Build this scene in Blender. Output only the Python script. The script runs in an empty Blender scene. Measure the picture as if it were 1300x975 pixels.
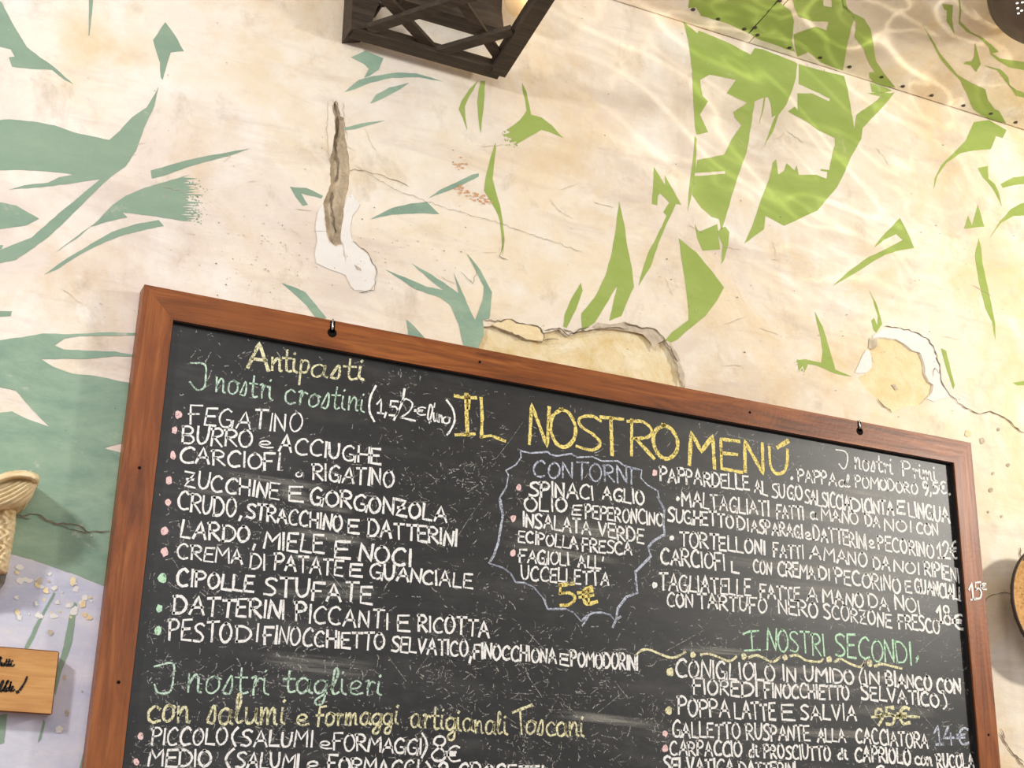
import bpy, bmesh, math, random
from mathutils import Vector, Matrix, noise
from mathutils.geometry import tessellate_polygon

random.seed(7)
S = bpy.context.scene
C = S.collection

# ------------------------------------------------------------------ camera
F, CX, CY = 1750.0, 650.0, 487.5
vcam = Vector((122, -4937.5, F))
m_ = .1916
c_ = 361 + m_*(CX-183.5) - CY
hx = (-F*F - vcam.y*c_)/(vcam.x + vcam.y*m_)
AX = Vector((hx, m_*hx + c_, F)).normalized()
AZ = vcam.normalized()
AY = AZ.cross(AX)


def ray(x, y):
    c = Vector((x-CX, y-CY, F))
    return Vector((AX.dot(c), AY.dot(c), AZ.dot(c)))


EYE = Vector((-0.96611, -1.72968, 1.60))
ccols = [Vector((AX[i], AY[i], AZ[i])) for i in range(3)]   # camera x, y(down), z(forward) in the world
cd = bpy.data.cameras.new('camera')
cam = bpy.data.objects.new('camera', cd)
C.objects.link(cam)
R = Matrix((ccols[0], -ccols[1], -ccols[2])).transposed()
cam.matrix_world = Matrix.Translation(EYE) @ R.to_4x4()
cd.sensor_width = 36
cd.lens = F/1300*36
cd.clip_start = .01
S.camera = cam

# ------------------------------------------------------------------ light and exposure
S.view_settings.view_transform = 'Standard'
S.view_settings.look = 'None'
S.view_settings.exposure = -.03
S.view_settings.gamma = 1.0
S.view_settings.use_curve_mapping = False

w = bpy.data.worlds.new('room_light')
S.world = w
w.use_nodes = True
w.node_tree.nodes['Background'].inputs[0].default_value = (.98, .98, 1.0, 1)
w.node_tree.nodes['Background'].inputs[1].default_value = .36


def area(name, loc, to, size, energy, col):
    l = bpy.data.lights.new(name, 'AREA')
    l.shape = 'DISK'
    l.size = size
    l.energy = energy
    l.color = col
    o = bpy.data.objects.new(name, l)
    C.objects.link(o)
    o.location = loc
    o.rotation_euler = (Vector(to)-Vector(loc)).to_track_quat('-Z', 'Y').to_euler()
    return o


area('key_light', (-.7, -2.6, 2.6), (0, 0, 2.3), 1.6, 17, (.97, .98, 1.0))
area('right_lamp', (1.75, -1.25, 2.62), (.6, 0, 2.1), .17, 25, (1, .95, .86))
area('left_lamp', (-2.0, -1.1, 2.75), (-.8, 0, 2.0), .16, 20, (.98, .98, 1.0))


def caustic_spot(loc, to, energy, angle):
    l = bpy.data.lights.new('glass_glint_lamp', 'SPOT')
    l.energy = energy
    l.spot_size = angle
    l.spot_blend = 1.0
    l.shadow_soft_size = .004
    l.color = (1, .93, .78)
    o = bpy.data.objects.new('glass_glint_lamp', l)
    C.objects.link(o)
    o.location = loc
    o.rotation_euler = (Vector(to)-Vector(loc)).to_track_quat('-Z', 'Y').to_euler()
    l.use_nodes = True
    nt = l.node_tree
    N = nt.nodes
    em = N['Emission']
    tc = N.new('ShaderNodeTexCoord')
    mp = N.new('ShaderNodeMapping')
    mp.inputs['Rotation'].default_value = (0, 0, .12)
    mp.inputs['Scale'].default_value = (2.0, 6.5, 6.5)
    nt.links.new(tc.outputs['Normal'], mp.inputs[0])
    tot = None
    for sc, wgt, p in ((1.9, 1.0, 44), (4.0, .7, 30)):
        nz = N.new('ShaderNodeTexNoise')
        nz.inputs['Scale'].default_value = sc
        nz.inputs['Detail'].default_value = 1.5
        nz.inputs['Distortion'].default_value = .6
        nt.links.new(mp.outputs[0], nz.inputs['Vector'])
        a = N.new('ShaderNodeMath'); a.operation = 'SUBTRACT'; a.inputs[1].default_value = .5
        nt.links.new(nz.outputs[0], a.inputs[0])
        b = N.new('ShaderNodeMath'); b.operation = 'ABSOLUTE'
        nt.links.new(a.outputs[0], b.inputs[0])
        c = N.new('ShaderNodeMath'); c.operation = 'MULTIPLY_ADD'; c.inputs[1].default_value = -2.6; c.inputs[2].default_value = 1
        c.use_clamp = True
        nt.links.new(b.outputs[0], c.inputs[0])
        d = N.new('ShaderNodeMath'); d.operation = 'POWER'; d.inputs[1].default_value = p
        nt.links.new(c.outputs[0], d.inputs[0])
        e = N.new('ShaderNodeMath'); e.operation = 'MULTIPLY'; e.inputs[1].default_value = wgt
        nt.links.new(d.outputs[0], e.inputs[0])
        if tot is None:
            tot = e
        else:
            g = N.new('ShaderNodeMath'); g.operation = 'ADD'
            nt.links.new(tot.outputs[0], g.inputs[0]); nt.links.new(e.outputs[0], g.inputs[1])
            tot = g
    nt.links.new(tot.outputs[0], em.inputs['Strength'])


caustic_spot((.75, -1.15, 1.75), (.40, -.14, 3.04), 105, math.radians(43))

# ------------------------------------------------------------------ helpers: measuring


def Wd(x, y, d=.03):
    """point on the plane d metres in front of the wall"""
    r = ray(x, y)
    return EYE + r*((-d-EYE.y)/r.y)


SEAM_Z = 2.995
CSL = .144          # the ceiling rises this much per metre away from the wall


def Ce(x, y, off=0.0):
    """point on the ceiling underside"""
    r = ray(x, y)
    z0 = SEAM_Z - off
    # EYE.z + r.z t = z0 + CSL*(-(EYE.y + r.y t))
    t = (z0 - CSL*EYE.y - EYE.z)/(r.z + CSL*r.y)
    return EYE + r*t


# ------------------------------------------------------------------ helpers: objects


def link(name, me, mats, parent=None):
    o = bpy.data.objects.new(name, me)
    C.objects.link(o)
    for m in (mats if isinstance(mats, (list, tuple)) else [mats]):
        me.materials.append(m)
    if parent:
        o.parent = parent
    return o


def from_bm(name, bm, mats, parent=None, smooth=False, recalc=True):
    if recalc:
        bmesh.ops.recalc_face_normals(bm, faces=bm.faces)
    me = bpy.data.meshes.new(name)
    bm.to_mesh(me)
    bm.free()
    if smooth:
        for p in me.polygons:
            p.use_smooth = True
    return link(name, me, mats, parent)


def tag(o, label=None, cat=None, group=None, kind=None):
    if label: o['label'] = label
    if cat: o['category'] = cat
    if group: o['group'] = group
    if kind: o['kind'] = kind
    return o


def empty(name, loc, label, cat, group=None):
    o = bpy.data.objects.new(name, None)
    C.objects.link(o)
    o.location = loc
    o.empty_display_size = .05
    bpy.context.view_layer.update()
    return tag(o, label, cat, group)


def under(o, parent):
    """parent o (built in world coordinates) under an unrotated thing"""
    o.parent = parent
    off = Vector((0, 0, 0))
    p = parent
    while p:
        off += Vector(p.location)
        p = p.parent
    for v in o.data.vertices:
        v.co -= off
    return o


def prism(bm, front, back, mat=0):
    n = len(front)
    a = [bm.verts.new(p) for p in front]
    b = [bm.verts.new(p) for p in back]
    fs = [bm.faces.new(a), bm.faces.new(b[::-1])]
    for i in range(n):
        j = (i+1) % n
        fs.append(bm.faces.new((a[j], a[i], b[i], b[j])))
    for f in fs: f.material_index = mat
    return fs


def bar(bm, p, q, wv, tv):
    """box from p to q with half-width vector wv and half-thickness vector tv"""
    prism(bm, [p-wv-tv, p+wv-tv, p+wv+tv, p-wv+tv], [q-wv-tv, q+wv-tv, q+wv+tv, q-wv+tv])


def bevel(bm, w, seg=2):
    bmesh.ops.bevel(bm, geom=[e for e in bm.edges if len(e.link_faces) == 2 and e.calc_face_angle() > .5],
                    offset=w, segments=seg, affect='EDGES', profile=.6)


def catmull(pts, n=5, closed=False):
    out = []
    L = len(pts)
    if L < 3: return [Vector(p) for p in pts]
    P = [Vector(p) for p in pts]
    for i in range(L if closed else L-1):
        p0 = P[(i-1) % L] if closed or i > 0 else P[0]*2-P[1]
        p1 = P[i]
        p2 = P[(i+1) % L]
        p3 = P[(i+2) % L] if closed or i+2 < L else P[-1]*2-P[-2]
        for k in range(n):
            t = k/n
            out.append(.5*((2*p1)+(-p0+p2)*t+(2*p0-5*p1+4*p2-p3)*t*t+(-p0+3*p1-3*p2+p3)*t**3))
    if not closed: out.append(P[-1])
    return out


def tube(bm, pts, rad, seg=8, cap=True):
    rings = []
    P = [Vector(p) for p in pts]
    for i, p in enumerate(P):
        d = (P[min(i+1, len(P)-1)]-P[max(i-1, 0)]).normalized()
        u = d.cross(Vector((0, 0, 1)))
        if u.length < .05: u = d.cross(Vector((1, 0, 0)))
        u.normalize()
        v = d.cross(u)
        r = rad[i] if isinstance(rad, (list, tuple)) else rad
        rings.append([bm.verts.new(p+(u*math.cos(a*2*math.pi/seg)+v*math.sin(a*2*math.pi/seg))*r) for a in range(seg)])
    for a, b in zip(rings, rings[1:]):
        for k in range(seg):
            bm.faces.new((a[k], a[(k+1) % seg], b[(k+1) % seg], b[k]))
    if cap:
        bm.faces.new(rings[0][::-1])
        bm.faces.new(rings[-1])


def lathe(bm, prof, M, seg=48, mat=0, closed=False):
    rings = []
    for r, z in prof:
        rings.append([bm.verts.new(M @ Vector((r*math.cos(2*math.pi*k/seg), r*math.sin(2*math.pi*k/seg), z))) for k in range(seg)])
    n = len(rings)
    for i in range(n if closed else n-1):
        a, b = rings[i], rings[(i+1) % n]
        for k in range(seg):
            f = bm.faces.new((a[k], a[(k+1) % seg], b[(k+1) % seg], b[k]))
            f.material_index = mat
    return rings


# ------------------------------------------------------------------ materials


class NT:
    def __init__(s, name):
        s.m = bpy.data.materials.new(name)
        s.m.use_nodes = True
        s.t = s.m.node_tree
        s.b = s.t.nodes['Principled BSDF']
        s.out = s.t.nodes['Material Output']
        s.geo = s.t.nodes.new('ShaderNodeNewGeometry')
        s.pos = s.geo.outputs['Position']

    def n(s, k): return s.t.nodes.new(k)

    def l(s, a, b): s.t.links.new(a, b)

    def mapping(s, scale=(1, 1, 1), rot=(0, 0, 0), loc=(0, 0, 0)):
        m = s.n('ShaderNodeMapping')
        m.inputs['Scale'].default_value = scale
        m.inputs['Rotation'].default_value = rot
        m.inputs['Location'].default_value = loc
        s.l(s.pos, m.inputs[0])
        return m.outputs[0]

    def noise(s, scale, detail=4, rough=.55, dist=0, vec=None):
        x = s.n('ShaderNodeTexNoise')
        x.inputs['Scale'].default_value = scale
        x.inputs['Detail'].default_value = detail
        x.inputs['Roughness'].default_value = rough
        x.inputs['Distortion'].default_value = dist
        s.l(vec if vec is not None else s.pos, x.inputs['Vector'])
        return x.outputs[0]

    def ramp(s, fac, stops):
        r = s.n('ShaderNodeValToRGB')
        e = r.color_ramp.elements
        for i, (p, c) in enumerate(stops):
            x = e[i] if i < 2 else e.new(p)
            x.position = p
            x.color = c if len(c) == 4 else (*c, 1)
        s.l(fac, r.inputs[0])
        return r.outputs[0]

    def rampv(s, fac, a, b):
        return s.ramp(fac, [(a, (0, 0, 0)), (b, (1, 1, 1))])

    def mix(s, fac, a, b, mode='MIX'):
        x = s.n('ShaderNodeMix')
        x.data_type = 'RGBA'
        x.blend_type = mode
        for sock, val in ((x.inputs[0], fac), (x.inputs[6], a), (x.inputs[7], b)):
            if isinstance(val, (int, float)): sock.default_value = val
            elif isinstance(val, tuple): sock.default_value = (*val, 1) if len(val) == 3 else val
            else: s.l(val, sock)
        return x.outputs[2]

    def math(s, op, a, b=0):
        x = s.n('ShaderNodeMath')
        x.operation = op
        for i, val in enumerate((a, b)):
            if isinstance(val, (int, float)): x.inputs[i].default_value = val
            else: s.l(val, x.inputs[i])
        return x.outputs[0]

    def bump(s, h, strength, dist=.002):
        b = s.n('ShaderNodeBump')
        b.inputs['Strength'].default_value = strength
        b.inputs['Distance'].default_value = dist
        s.l(h, b.inputs['Height'])
        s.l(b.outputs[0], s.b.inputs['Normal'])

    def fin(s, col, rough=.8, spec=.3, alpha=None):
        if isinstance(col, tuple): s.b.inputs['Base Color'].default_value = (*col, 1)
        else: s.l(col, s.b.inputs['Base Color'])
        if isinstance(rough, (int, float)): s.b.inputs['Roughness'].default_value = rough
        else: s.l(rough, s.b.inputs['Roughness'])
        s.b.inputs['Specular IOR Level'].default_value = spec
        if alpha is not None: s.l(alpha, s.b.inputs['Alpha'])
        return s.m


def sr(r, g, b):
    f = lambda c: (c/255/12.92) if c/255 <= .04045 else ((c/255+.055)/1.055)**2.4
    return (f(r), f(g), f(b))


def plaster_color(t):
    big = t.noise(2.3, 5, .6, .8)
    mid = t.noise(7, 6, .62, .4, t.mapping(loc=(3, 1, 7)))
    fine = t.noise(48, 6, .7)
    base = t.ramp(big, [(.30, sr(204, 189, 180)), (.42, sr(228, 215, 204)), (.54, sr(243, 234, 220)), (.66, sr(232, 214, 182))])
    # warmer and yellower limewash to the right
    sx = t.n('ShaderNodeSeparateXYZ'); t.l(t.pos, sx.inputs[0])
    right = t.n('ShaderNodeMapRange'); right.inputs[1].default_value = -.9; right.inputs[2].default_value = .9
    t.l(sx.outputs[0], right.inputs[0])
    warm = t.math('MULTIPLY', right.outputs[0], t.rampv(mid, .25, .65))
    base = t.mix(t.math('MULTIPLY', warm, .8), base, sr(248, 236, 200))
    base = t.mix(t.math('MULTIPLY', t.rampv(mid, .50, .66), .75), base, sr(246, 242, 236))
    # ochre and brown weather stains
    st = t.noise(4.2, 7, .68, .5, t.mapping(loc=(8, 2, 3)))
    base = t.mix(t.math('MULTIPLY', t.rampv(st, .52, .70), .6), base, sr(218, 190, 140))
    st2 = t.noise(11, 8, .72, .3, t.mapping(scale=(1, 1, .8), loc=(2, 5, 1)))
    base = t.mix(t.math('MULTIPLY', t.rampv(st2, .56, .74), .55), base, sr(172, 150, 124))
    # trowel streaks
    sk = t.noise(9, 6, .65, .6, t.mapping(scale=(.5, 1, 2.6), rot=(0, .5, 0)))
    base = t.mix(t.math('MULTIPLY', t.rampv(sk, .52, .72), .55), base, sr(206, 190, 176))
    # fine specks
    sp = t.rampv(t.noise(150, 2, .5), .70, .78)
    spm = t.math('MULTIPLY', sp, t.rampv(t.noise(6, 3, .6, 0, t.mapping(loc=(1, 9, 4))), .5, .65))
    base = t.mix(t.math('MULTIPLY', spm, .6), base, sr(130, 112, 90))
    base = t.mix(t.math('MULTIPLY', t.rampv(fine, .45, .75), .18), base, sr(200, 184, 160))
    h = t.math('ADD', t.math('MULTIPLY', mid, 1.2), t.math('ADD', t.math('MULTIPLY', fine, .25), t.math('MULTIPLY', sk, .5)))
    yl = t.rampv(t.noise(3.1, 6, .65, .9, t.mapping(loc=(4, 4, 9))), .50, .66)
    base = t.mix(t.math('MULTIPLY', t.math('MULTIPLY', yl, right.outputs[0]), .7), base, sr(238, 208, 148))
    return base, h


def mat_plaster(name):
    t = NT(name)
    c, h = plaster_color(t)
    t.bump(h, .55, .006)
    return t.fin(c, .85, .2)


def mat_paint(name, c1, c2, wear=.35):
    t = NT(name)
    pc, h = plaster_color(t)
    br = t.noise(14, 6, .65, .3, t.mapping(scale=(.6, 1, 1.4), rot=(0, .6, 0)))
    col = t.mix(t.rampv(br, .3, .7), c1, c2)
    wr = t.math('MULTIPLY', t.rampv(t.noise(22, 8, .75, .4), .60, .74), wear)
    col = t.mix(wr, col, pc)
    t.bump(h, .45, .005)
    return t.fin(col, .75, .25)


M_PL = mat_plaster('limewashed_plaster')
M_SAGE = mat_paint('sage_paint', sr(132, 158, 138), sr(150, 172, 150))
M_TEAL = mat_paint('teal_paint', sr(120, 150, 134), sr(166, 190, 164), .6)
M_OLIVE = mat_paint('olive_paint', sr(150, 172, 84), sr(168, 186, 104), .25)
M_LILAC = mat_paint('lilac_limewash', sr(190, 194, 216), sr(226, 224, 230), 1.0)


def mat_simple(name, c1, c2, scale, rough=.85, bstr=.6, bd=.004, det=6, spec=.25):
    t = NT(name)
    n1 = t.noise(scale, det, .65, .4)
    t.bump(n1, bstr, bd)
    return t.fin(t.mix(t.rampv(n1, .3, .7), c1, c2), rough, spec)


M_RAW = mat_simple('bare_yellow_render', sr(226, 198, 136), sr(250, 240, 210), 26, .9, .9, .006, 8)
M_RAW2 = mat_simple('bare_sandy_render', sr(238, 212, 158), sr(248, 232, 194), 30, .9, .9, .006, 8)
M_CAV = mat_simple('old_brown_mortar', sr(160, 144, 120), sr(222, 204, 174), 42, .95, .8, .008, 9)
M_FILL = mat_paint('white_filler', sr(232, 228, 220), sr(244, 241, 235), .95)
M_EDGE = mat_simple('broken_plaster_edge', sr(176, 162, 142), sr(222, 208, 184), 60, .95, .8, .003)
M_CRACK = mat_simple('crack_line', sr(92, 82, 68), sr(146, 130, 108), 80, .95, .3, .001)
M_RUST = mat_simple('rust_stain', sr(206, 140, 96), sr(226, 190, 150), 70, .9, .2, .001)


def mat_wood(name, dark, mid, light, axis, rough=.36, fine=1.0, bumpd=.0006):
    t = NT(name)
    sc = [9, 9, 9]
    sc[axis] = .8
    v = t.mapping(scale=tuple(sc), loc=(random.random()*5, 0, random.random()*5))
    g = t.noise(5.0*fine, 7, .62, 1.2, v)
    sc2 = [70, 70, 70]
    sc2[axis] = 3
    g2 = t.noise(3.0*fine, 4, .6, .2, t.mapping(scale=tuple(sc2)))
    c = t.ramp(g, [(.25, dark), (.5, mid), (.78, light)])
    c = t.mix(t.math('MULTIPLY', t.rampv(g2, .5, .72), .5), c, dark)
    cl = t.noise(6, 3, .5)
    c = t.mix(t.math('MULTIPLY', t.rampv(cl, .45, .75), .35), c, light)
    t.bump(t.math('ADD', g2, t.noise(160, 2, .5)), .35, bumpd)
    return t.fin(c, t.math('ADD', rough, t.math('MULTIPLY', g2, .15)), .38)


M_FR_H = mat_wood('varnished_wood_lengthwise', sr(70, 34, 10), sr(134, 72, 28), sr(180, 110, 52), 0)
M_FR_V = mat_wood('varnished_wood_upright', sr(70, 34, 10), sr(132, 70, 28), sr(174, 106, 50), 2)
M_DARKW = mat_wood('dark_stained_oak', sr(38, 31, 24), sr(64, 54, 43), sr(88, 76, 62), 0, .6, 2)
M_PLAQ = mat_wood('honey_pine', sr(168, 108, 54), sr(206, 152, 88), sr(228, 182, 120), 0, .5, 1.2)
M_PLAQ_E = mat_wood('burnt_pine_edge', sr(70, 42, 22), sr(110, 70, 40), sr(150, 104, 64), 0, .6, 1)


def mat_flat(name, col, rough=.6, metal=0, spec=.5):
    t = NT(name)
    nz = t.noise(60, 4, .6)
    c = t.mix(t.math('MULTIPLY', nz, .35), col, tuple(x*.6 for x in col))
    t.b.inputs['Metallic'].default_value = metal
    return t.fin(c, rough, spec)


M_BLACK = mat_flat('plain_black', sr(22, 20, 19), .7)  # even black for the frame's inner strip and the ceiling joint
M_HOLE = mat_flat('dark_hole', sr(26, 18, 13), .9, 0, .1)
M_STEEL = mat_flat('bright_steel', sr(225, 222, 215), .3, .9)
M_IRON = mat_flat('dull_screw_iron', sr(92, 84, 74), .5, .7)
M_INK = mat_flat('burnt_black_lettering', sr(24, 18, 14), .8)
M_BROWN = mat_flat('brown_enamel', sr(66, 48, 35), .5)
M_CARVE = mat_simple('cream_carved_plaster', sr(206, 176, 122), sr(244, 228, 190), 38, .7, .6, .004)
M_SOOT = mat_simple('dark_bracket_stone', sr(96, 92, 84), sr(140, 132, 118), 50, .9, .5, .003)


def mat_board():
    t = NT('slate_black_board')
    # wiped chalk dust: soft horizontal sweeps plus cloudy haze
    sw = t.noise(3.2, 6, .62, .5, t.mapping(scale=(1.1, 1, 7), rot=(0, -.03, 0)))
    cl = t.noise(5, 6, .65, .7)
    fine = t.noise(60, 5, .7, .3, t.mapping(scale=(.6, 1, 1)))
    dust = t.math('MULTIPLY', t.rampv(sw, .48, .78), t.rampv(cl, .35, .7))
    dust = t.math('ADD', t.math('MULTIPLY', dust, .11), t.math('MULTIPLY', t.rampv(fine, .45, .8), .025))
    c = t.mix(dust, sr(20, 20, 20), sr(205, 203, 198))
    t.bump(t.math('ADD', fine, t.noise(9, 3, .5)), .12, .001)
    return t.fin(c, .45, .62)


M_BOARD = mat_board()


def mat_chalk(name, col, lo=.36, hi=.60, amount=1.0):
    t = NT(name)
    g = t.noise(420, 3, .6)
    g2 = t.noise(90, 3, .6)
    a = t.rampv(t.math('ADD', t.math('MULTIPLY', g, .7), t.math('MULTIPLY', g2, .3)), lo, hi)
    if amount < 1: a = t.math('MULTIPLY', a, amount)
    return t.fin(col, .95, .05, a)


M_CW = mat_chalk('white_chalk', sr(248, 248, 244), .28, .46)
M_CY = mat_chalk('yellow_chalk', sr(252, 232, 140), .34, .52)
M_CPY = mat_chalk('pale_yellow_chalk', sr(244, 240, 196), .34, .54)
M_CG = mat_chalk('pale_green_chalk', sr(206, 234, 212), .34, .54)
M_CB = mat_chalk('pale_blue_chalk', sr(212, 220, 236), .34, .58)
M_CP = mat_chalk('pink_chalk', sr(250, 212, 208), .28, .46)
M_CGR = mat_chalk('green_chalk', sr(200, 240, 206), .30, .50)
M_CR = mat_chalk('chalk_residue', sr(222, 220, 212), .42, .60, .62)


def mat_smear():
    t = NT('wiped_chalk_smear')
    uv = t.n('ShaderNodeUVMap')
    sx = t.n('ShaderNodeSeparateXYZ')
    t.l(uv.outputs[0], sx.inputs[0])
    e = lambda o: t.math('MULTIPLY', t.math('MULTIPLY', o, t.math('SUBTRACT', 1, o)), 4)
    prof = t.math('MULTIPLY', e(sx.outputs[0]), e(sx.outputs[1]))
    st = t.noise(14, 5, .65, .3, t.mapping(scale=(.8, 1, 14), rot=(0, -.02, 0)))
    a = t.math('MULTIPLY', t.math('MULTIPLY', prof, t.rampv(st, .35, .7)), .5)
    return t.fin(sr(206, 204, 194), .95, .05, a)


M_SM = mat_smear()

# ------------------------------------------------------------------ wall with mural


class Crop:
    """photo measurements taken in an enlarged view, turned back to photo pixels"""
    def __init__(s, x, y, w_, out=1300.0): s.x, s.y, s.k = x, y, w_/out

    def __call__(s, pts): return [(s.x+a*s.k, s.y+b*s.k) for a, b in pts]


cA, cB, cC = Crop(0, 0, 440), Crop(430, 0, 440), Crop(860, 0, 440)
cD, cE, cF = Crop(0, 320, 440), Crop(430, 320, 440), Crop(860, 320, 440)
cG = Crop(0, 560, 140, 329.0)


def outward(pts):
    """shapes cut by the picture's border run on past it"""
    o = []
    for x, y in pts:
        if x < .8: x = -45
        if x > 1299.2: x = 1345
        if y < .8: y = -30
        if y > 974.2: y = 1010
        o.append((x, y))
    return o


def roughen(pts, amp=.5, step=7.0, closed=True):
    out = []
    n = len(pts)
    for i in range(n if closed else n-1):
        a = Vector(pts[i]); b = Vector(pts[(i+1) % n])
        k = max(1, int((b-a).length/step))
        for j in range(k):
            p = a.lerp(b, j/k)
            if j: p += Vector((random.uniform(-amp, amp), random.uniform(-amp, amp)))
            out.append((p.x, p.y))
    if not closed: out.append(tuple(pts[-1]))
    return out


SAGE, TEAL, OLIVE, LILAC, RAW, FILL, EDGE, CRK, CAV, RUST, RAW2 = 1, 2, 3, 4, 5, 6, 7, 8, 9, 10, 11
WALL_MATS = [M_PL, M_SAGE, M_TEAL, M_OLIVE, M_LILAC, M_RAW, M_FILL, M_EDGE, M_CRACK, M_CAV, M_RUST, M_RAW2]
wb = bmesh.new()


def add_poly(bm, P, mat):
    vs = [bm.verts.new(p) for p in P]
    for tri in tessellate_polygon([P]):
        try:
            f = bm.faces.new([vs[i] for i in tri])
            f.material_index = mat
        except ValueError:
            pass


def paint(pts, mat, d=.0003, amp=.4):
    q = roughen(outward(pts), amp)
    add_poly(wb, [Wd(x, y, d) for x, y in q], mat)


def line(bm, pts, width, mat, fn, jag=1.2):
    """irregular dark line (crack) along photo points; width in photo pixels"""
    q = roughen(pts, jag, 4.0, closed=False)
    n = len(q)
    L, Rr = [], []
    for i, (x, y) in enumerate(q):
        a = Vector(q[max(i-1, 0)]); b = Vector(q[min(i+1, n-1)])
        d = (b-a).normalized() if (b-a).length > 1e-6 else Vector((1, 0))
        nn = Vector((-d.y, d.x))
        wdt = width*random.uniform(.35, 1.0)*.5*(1 if 0 < i < n-1 else .3)
        L.append(bm.verts.new(fn(x+nn.x*wdt, y+nn.y*wdt)))
        Rr.append(bm.verts.new(fn(x-nn.x*wdt, y-nn.y*wdt)))
    for i in range(n-1):
        f = bm.faces.new((L[i], L[i+1], Rr[i+1], Rr[i]))
        f.material_index = mat


# broken plaster: real recesses in the wall
cv = Crop(380, 80, 140, 427.0)
cp1 = Crop(590, 390, 300)
cp2 = Crop(1070, 400, 230)
hole_crack = roughen(cv([(140, 145), (158, 205), (172, 212), (180, 300), (190, 350), (195, 410), (190, 480), (180, 520), (172, 590), (163, 640),
                          (165, 700), (140, 708), (118, 690), (105, 640), (100, 590), (92, 545), (105, 510), (122, 470), (120, 420), (118, 370),
                          (130, 320), (140, 270), (138, 210), (128, 165)]), .9, 4)
hole_big = roughen(cp1([(75, 215), (105, 150), (100, 105), (150, 100), (200, 122), (270, 148), (340, 178), (430, 188), (435, 140), (470, 135), (520, 122),
                         (560, 160), (640, 130), (720, 118), (800, 120), (880, 128), (960, 125), (1040, 118), (1075, 150), (1110, 195), (1140, 240), (1165, 280),
                         (1185, 340), (1205, 400), (1212, 440), (1150, 520), (60, 520)]), .8, 5)
hole_right = roughen(cp2([(215, 170), (300, 165), (380, 175), (440, 205), (500, 255), (555, 270), (580, 330), (590, 420), (620, 480), (650, 500), (640, 560), (600, 600),
                           (560, 640), (480, 650), (380, 690), (340, 690), (250, 605), (170, 540), (110, 450), (170, 415), (205, 380), (215, 320), (190, 250)]), .8, 5)
X0, X1, Z0, Z1 = -2.4, 2.6, 0.0, SEAM_Z+.02
outer = [Vector((X0, 0, Z0)), Vector((X1, 0, Z0)), Vector((X1, 0, Z1)), Vector((X0, 0, Z1))]
holes = [(hole_crack, .0065, CAV), (hole_big, .005, RAW), (hole_right, .003, RAW2)]
loops = [outer] + [[Wd(x, y, 0) for x, y in h] for h, _, _ in holes]
allv = [wb.verts.new(p) for lp in loops for p in lp]
for tri in tessellate_polygon(loops):
    try: wb.faces.new([allv[i] for i in tri])
    except ValueError: pass
for lp, (h, depth, mt) in zip(loops[1:], holes):
    cen = sum(lp, Vector())/len(lp)
    k = .86 if mt == CAV else .985
    inner = [Vector((cen.x+(p.x-cen.x)*k, depth, cen.z+(p.z-cen.z)*(.97 if mt == CAV else k))) for p in lp]
    a = [wb.verts.new(p) for p in lp]
    b = [wb.verts.new(p) for p in inner]
    for i in range(len(lp)):
        j = (i+1) % len(lp)
        f = wb.faces.new((a[i], a[j], b[j], b[i]))
        f.material_index = CAV if mt == CAV else (EDGE if mt == RAW else FILL)
    for tri in tessellate_polygon([inner]):
        f = wb.faces.new([b[i] for i in tri])
        f.material_index = mt
# back of the wall
prism_back = [Vector((X0, .12, Z0)), Vector((X1, .12, Z0)), Vector((X1, .12, Z1)), Vector((X0, .12, Z1))]
bk = [wb.verts.new(p) for p in prism_back]
wb.faces.new(bk[::-1])
fr = [wb.verts.new(p) for p in outer]
for i in range(4):
    wb.faces.new((fr[(i+1) % 4], fr[i], bk[i], bk[(i+1) % 4]))

# filler and skim patches around the breaks
paint(cv([(92, 545), (72, 575), (62, 640), (70, 690), (60, 740), (66, 775), (120, 800), (180, 822), (215, 880), (270, 888), (295, 850), (298, 790),
          (265, 740), (215, 700), (198, 650), (205, 590), (235, 545), (205, 505), (185, 520), (172, 590), (163, 640), (166, 705), (140, 712), (116, 695), (103, 640), (98, 590)]), FILL, .0011, 1.7)
paint(cv([(212, 780), (238, 795), (240, 805), (222, 800)]), EDGE, .0014)
line(wb, cv([(166, 690), (178, 770)]), 1.2, EDGE, lambda x, y: Wd(x, y, .0015))
for pts_ in ([(108, 150), (106, 230), (107, 300), (113, 365), (122, 400)], [(128, 140), (138, 205)], [(108, 150), (128, 140)], [(168, 150), (172, 210), (184, 300)]):
    line(wb, cv(pts_), 1.2, EDGE, lambda x, y: Wd(x, y, .0012))
paint(cp2([(215, 150), (270, 110), (330, 90), (430, 95), (520, 120), (600, 160), (650, 220), (670, 300), (700, 370), (705, 470), (760, 540), (770, 590), (700, 600),
           (650, 620), (600, 600), (640, 560), (650, 500), (620, 480), (590, 420), (580, 330), (555, 270), (500, 255), (440, 205), (380, 172), (300, 160), (215, 165)]), FILL, .0010, .8)
paint(cp2([(165, 250), (190, 255), (213, 320), (205, 380), (170, 412), (85, 415), (120, 340)]), FILL, .0010, .8)
paint(cp2([(190, 165), (245, 175), (250, 215), (225, 245), (185, 240)]), EDGE, .0014, .8)
paint(cp2([(350, 500), (375, 495), (400, 535), (380, 540)]), EDGE, -.0015, .8)
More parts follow.
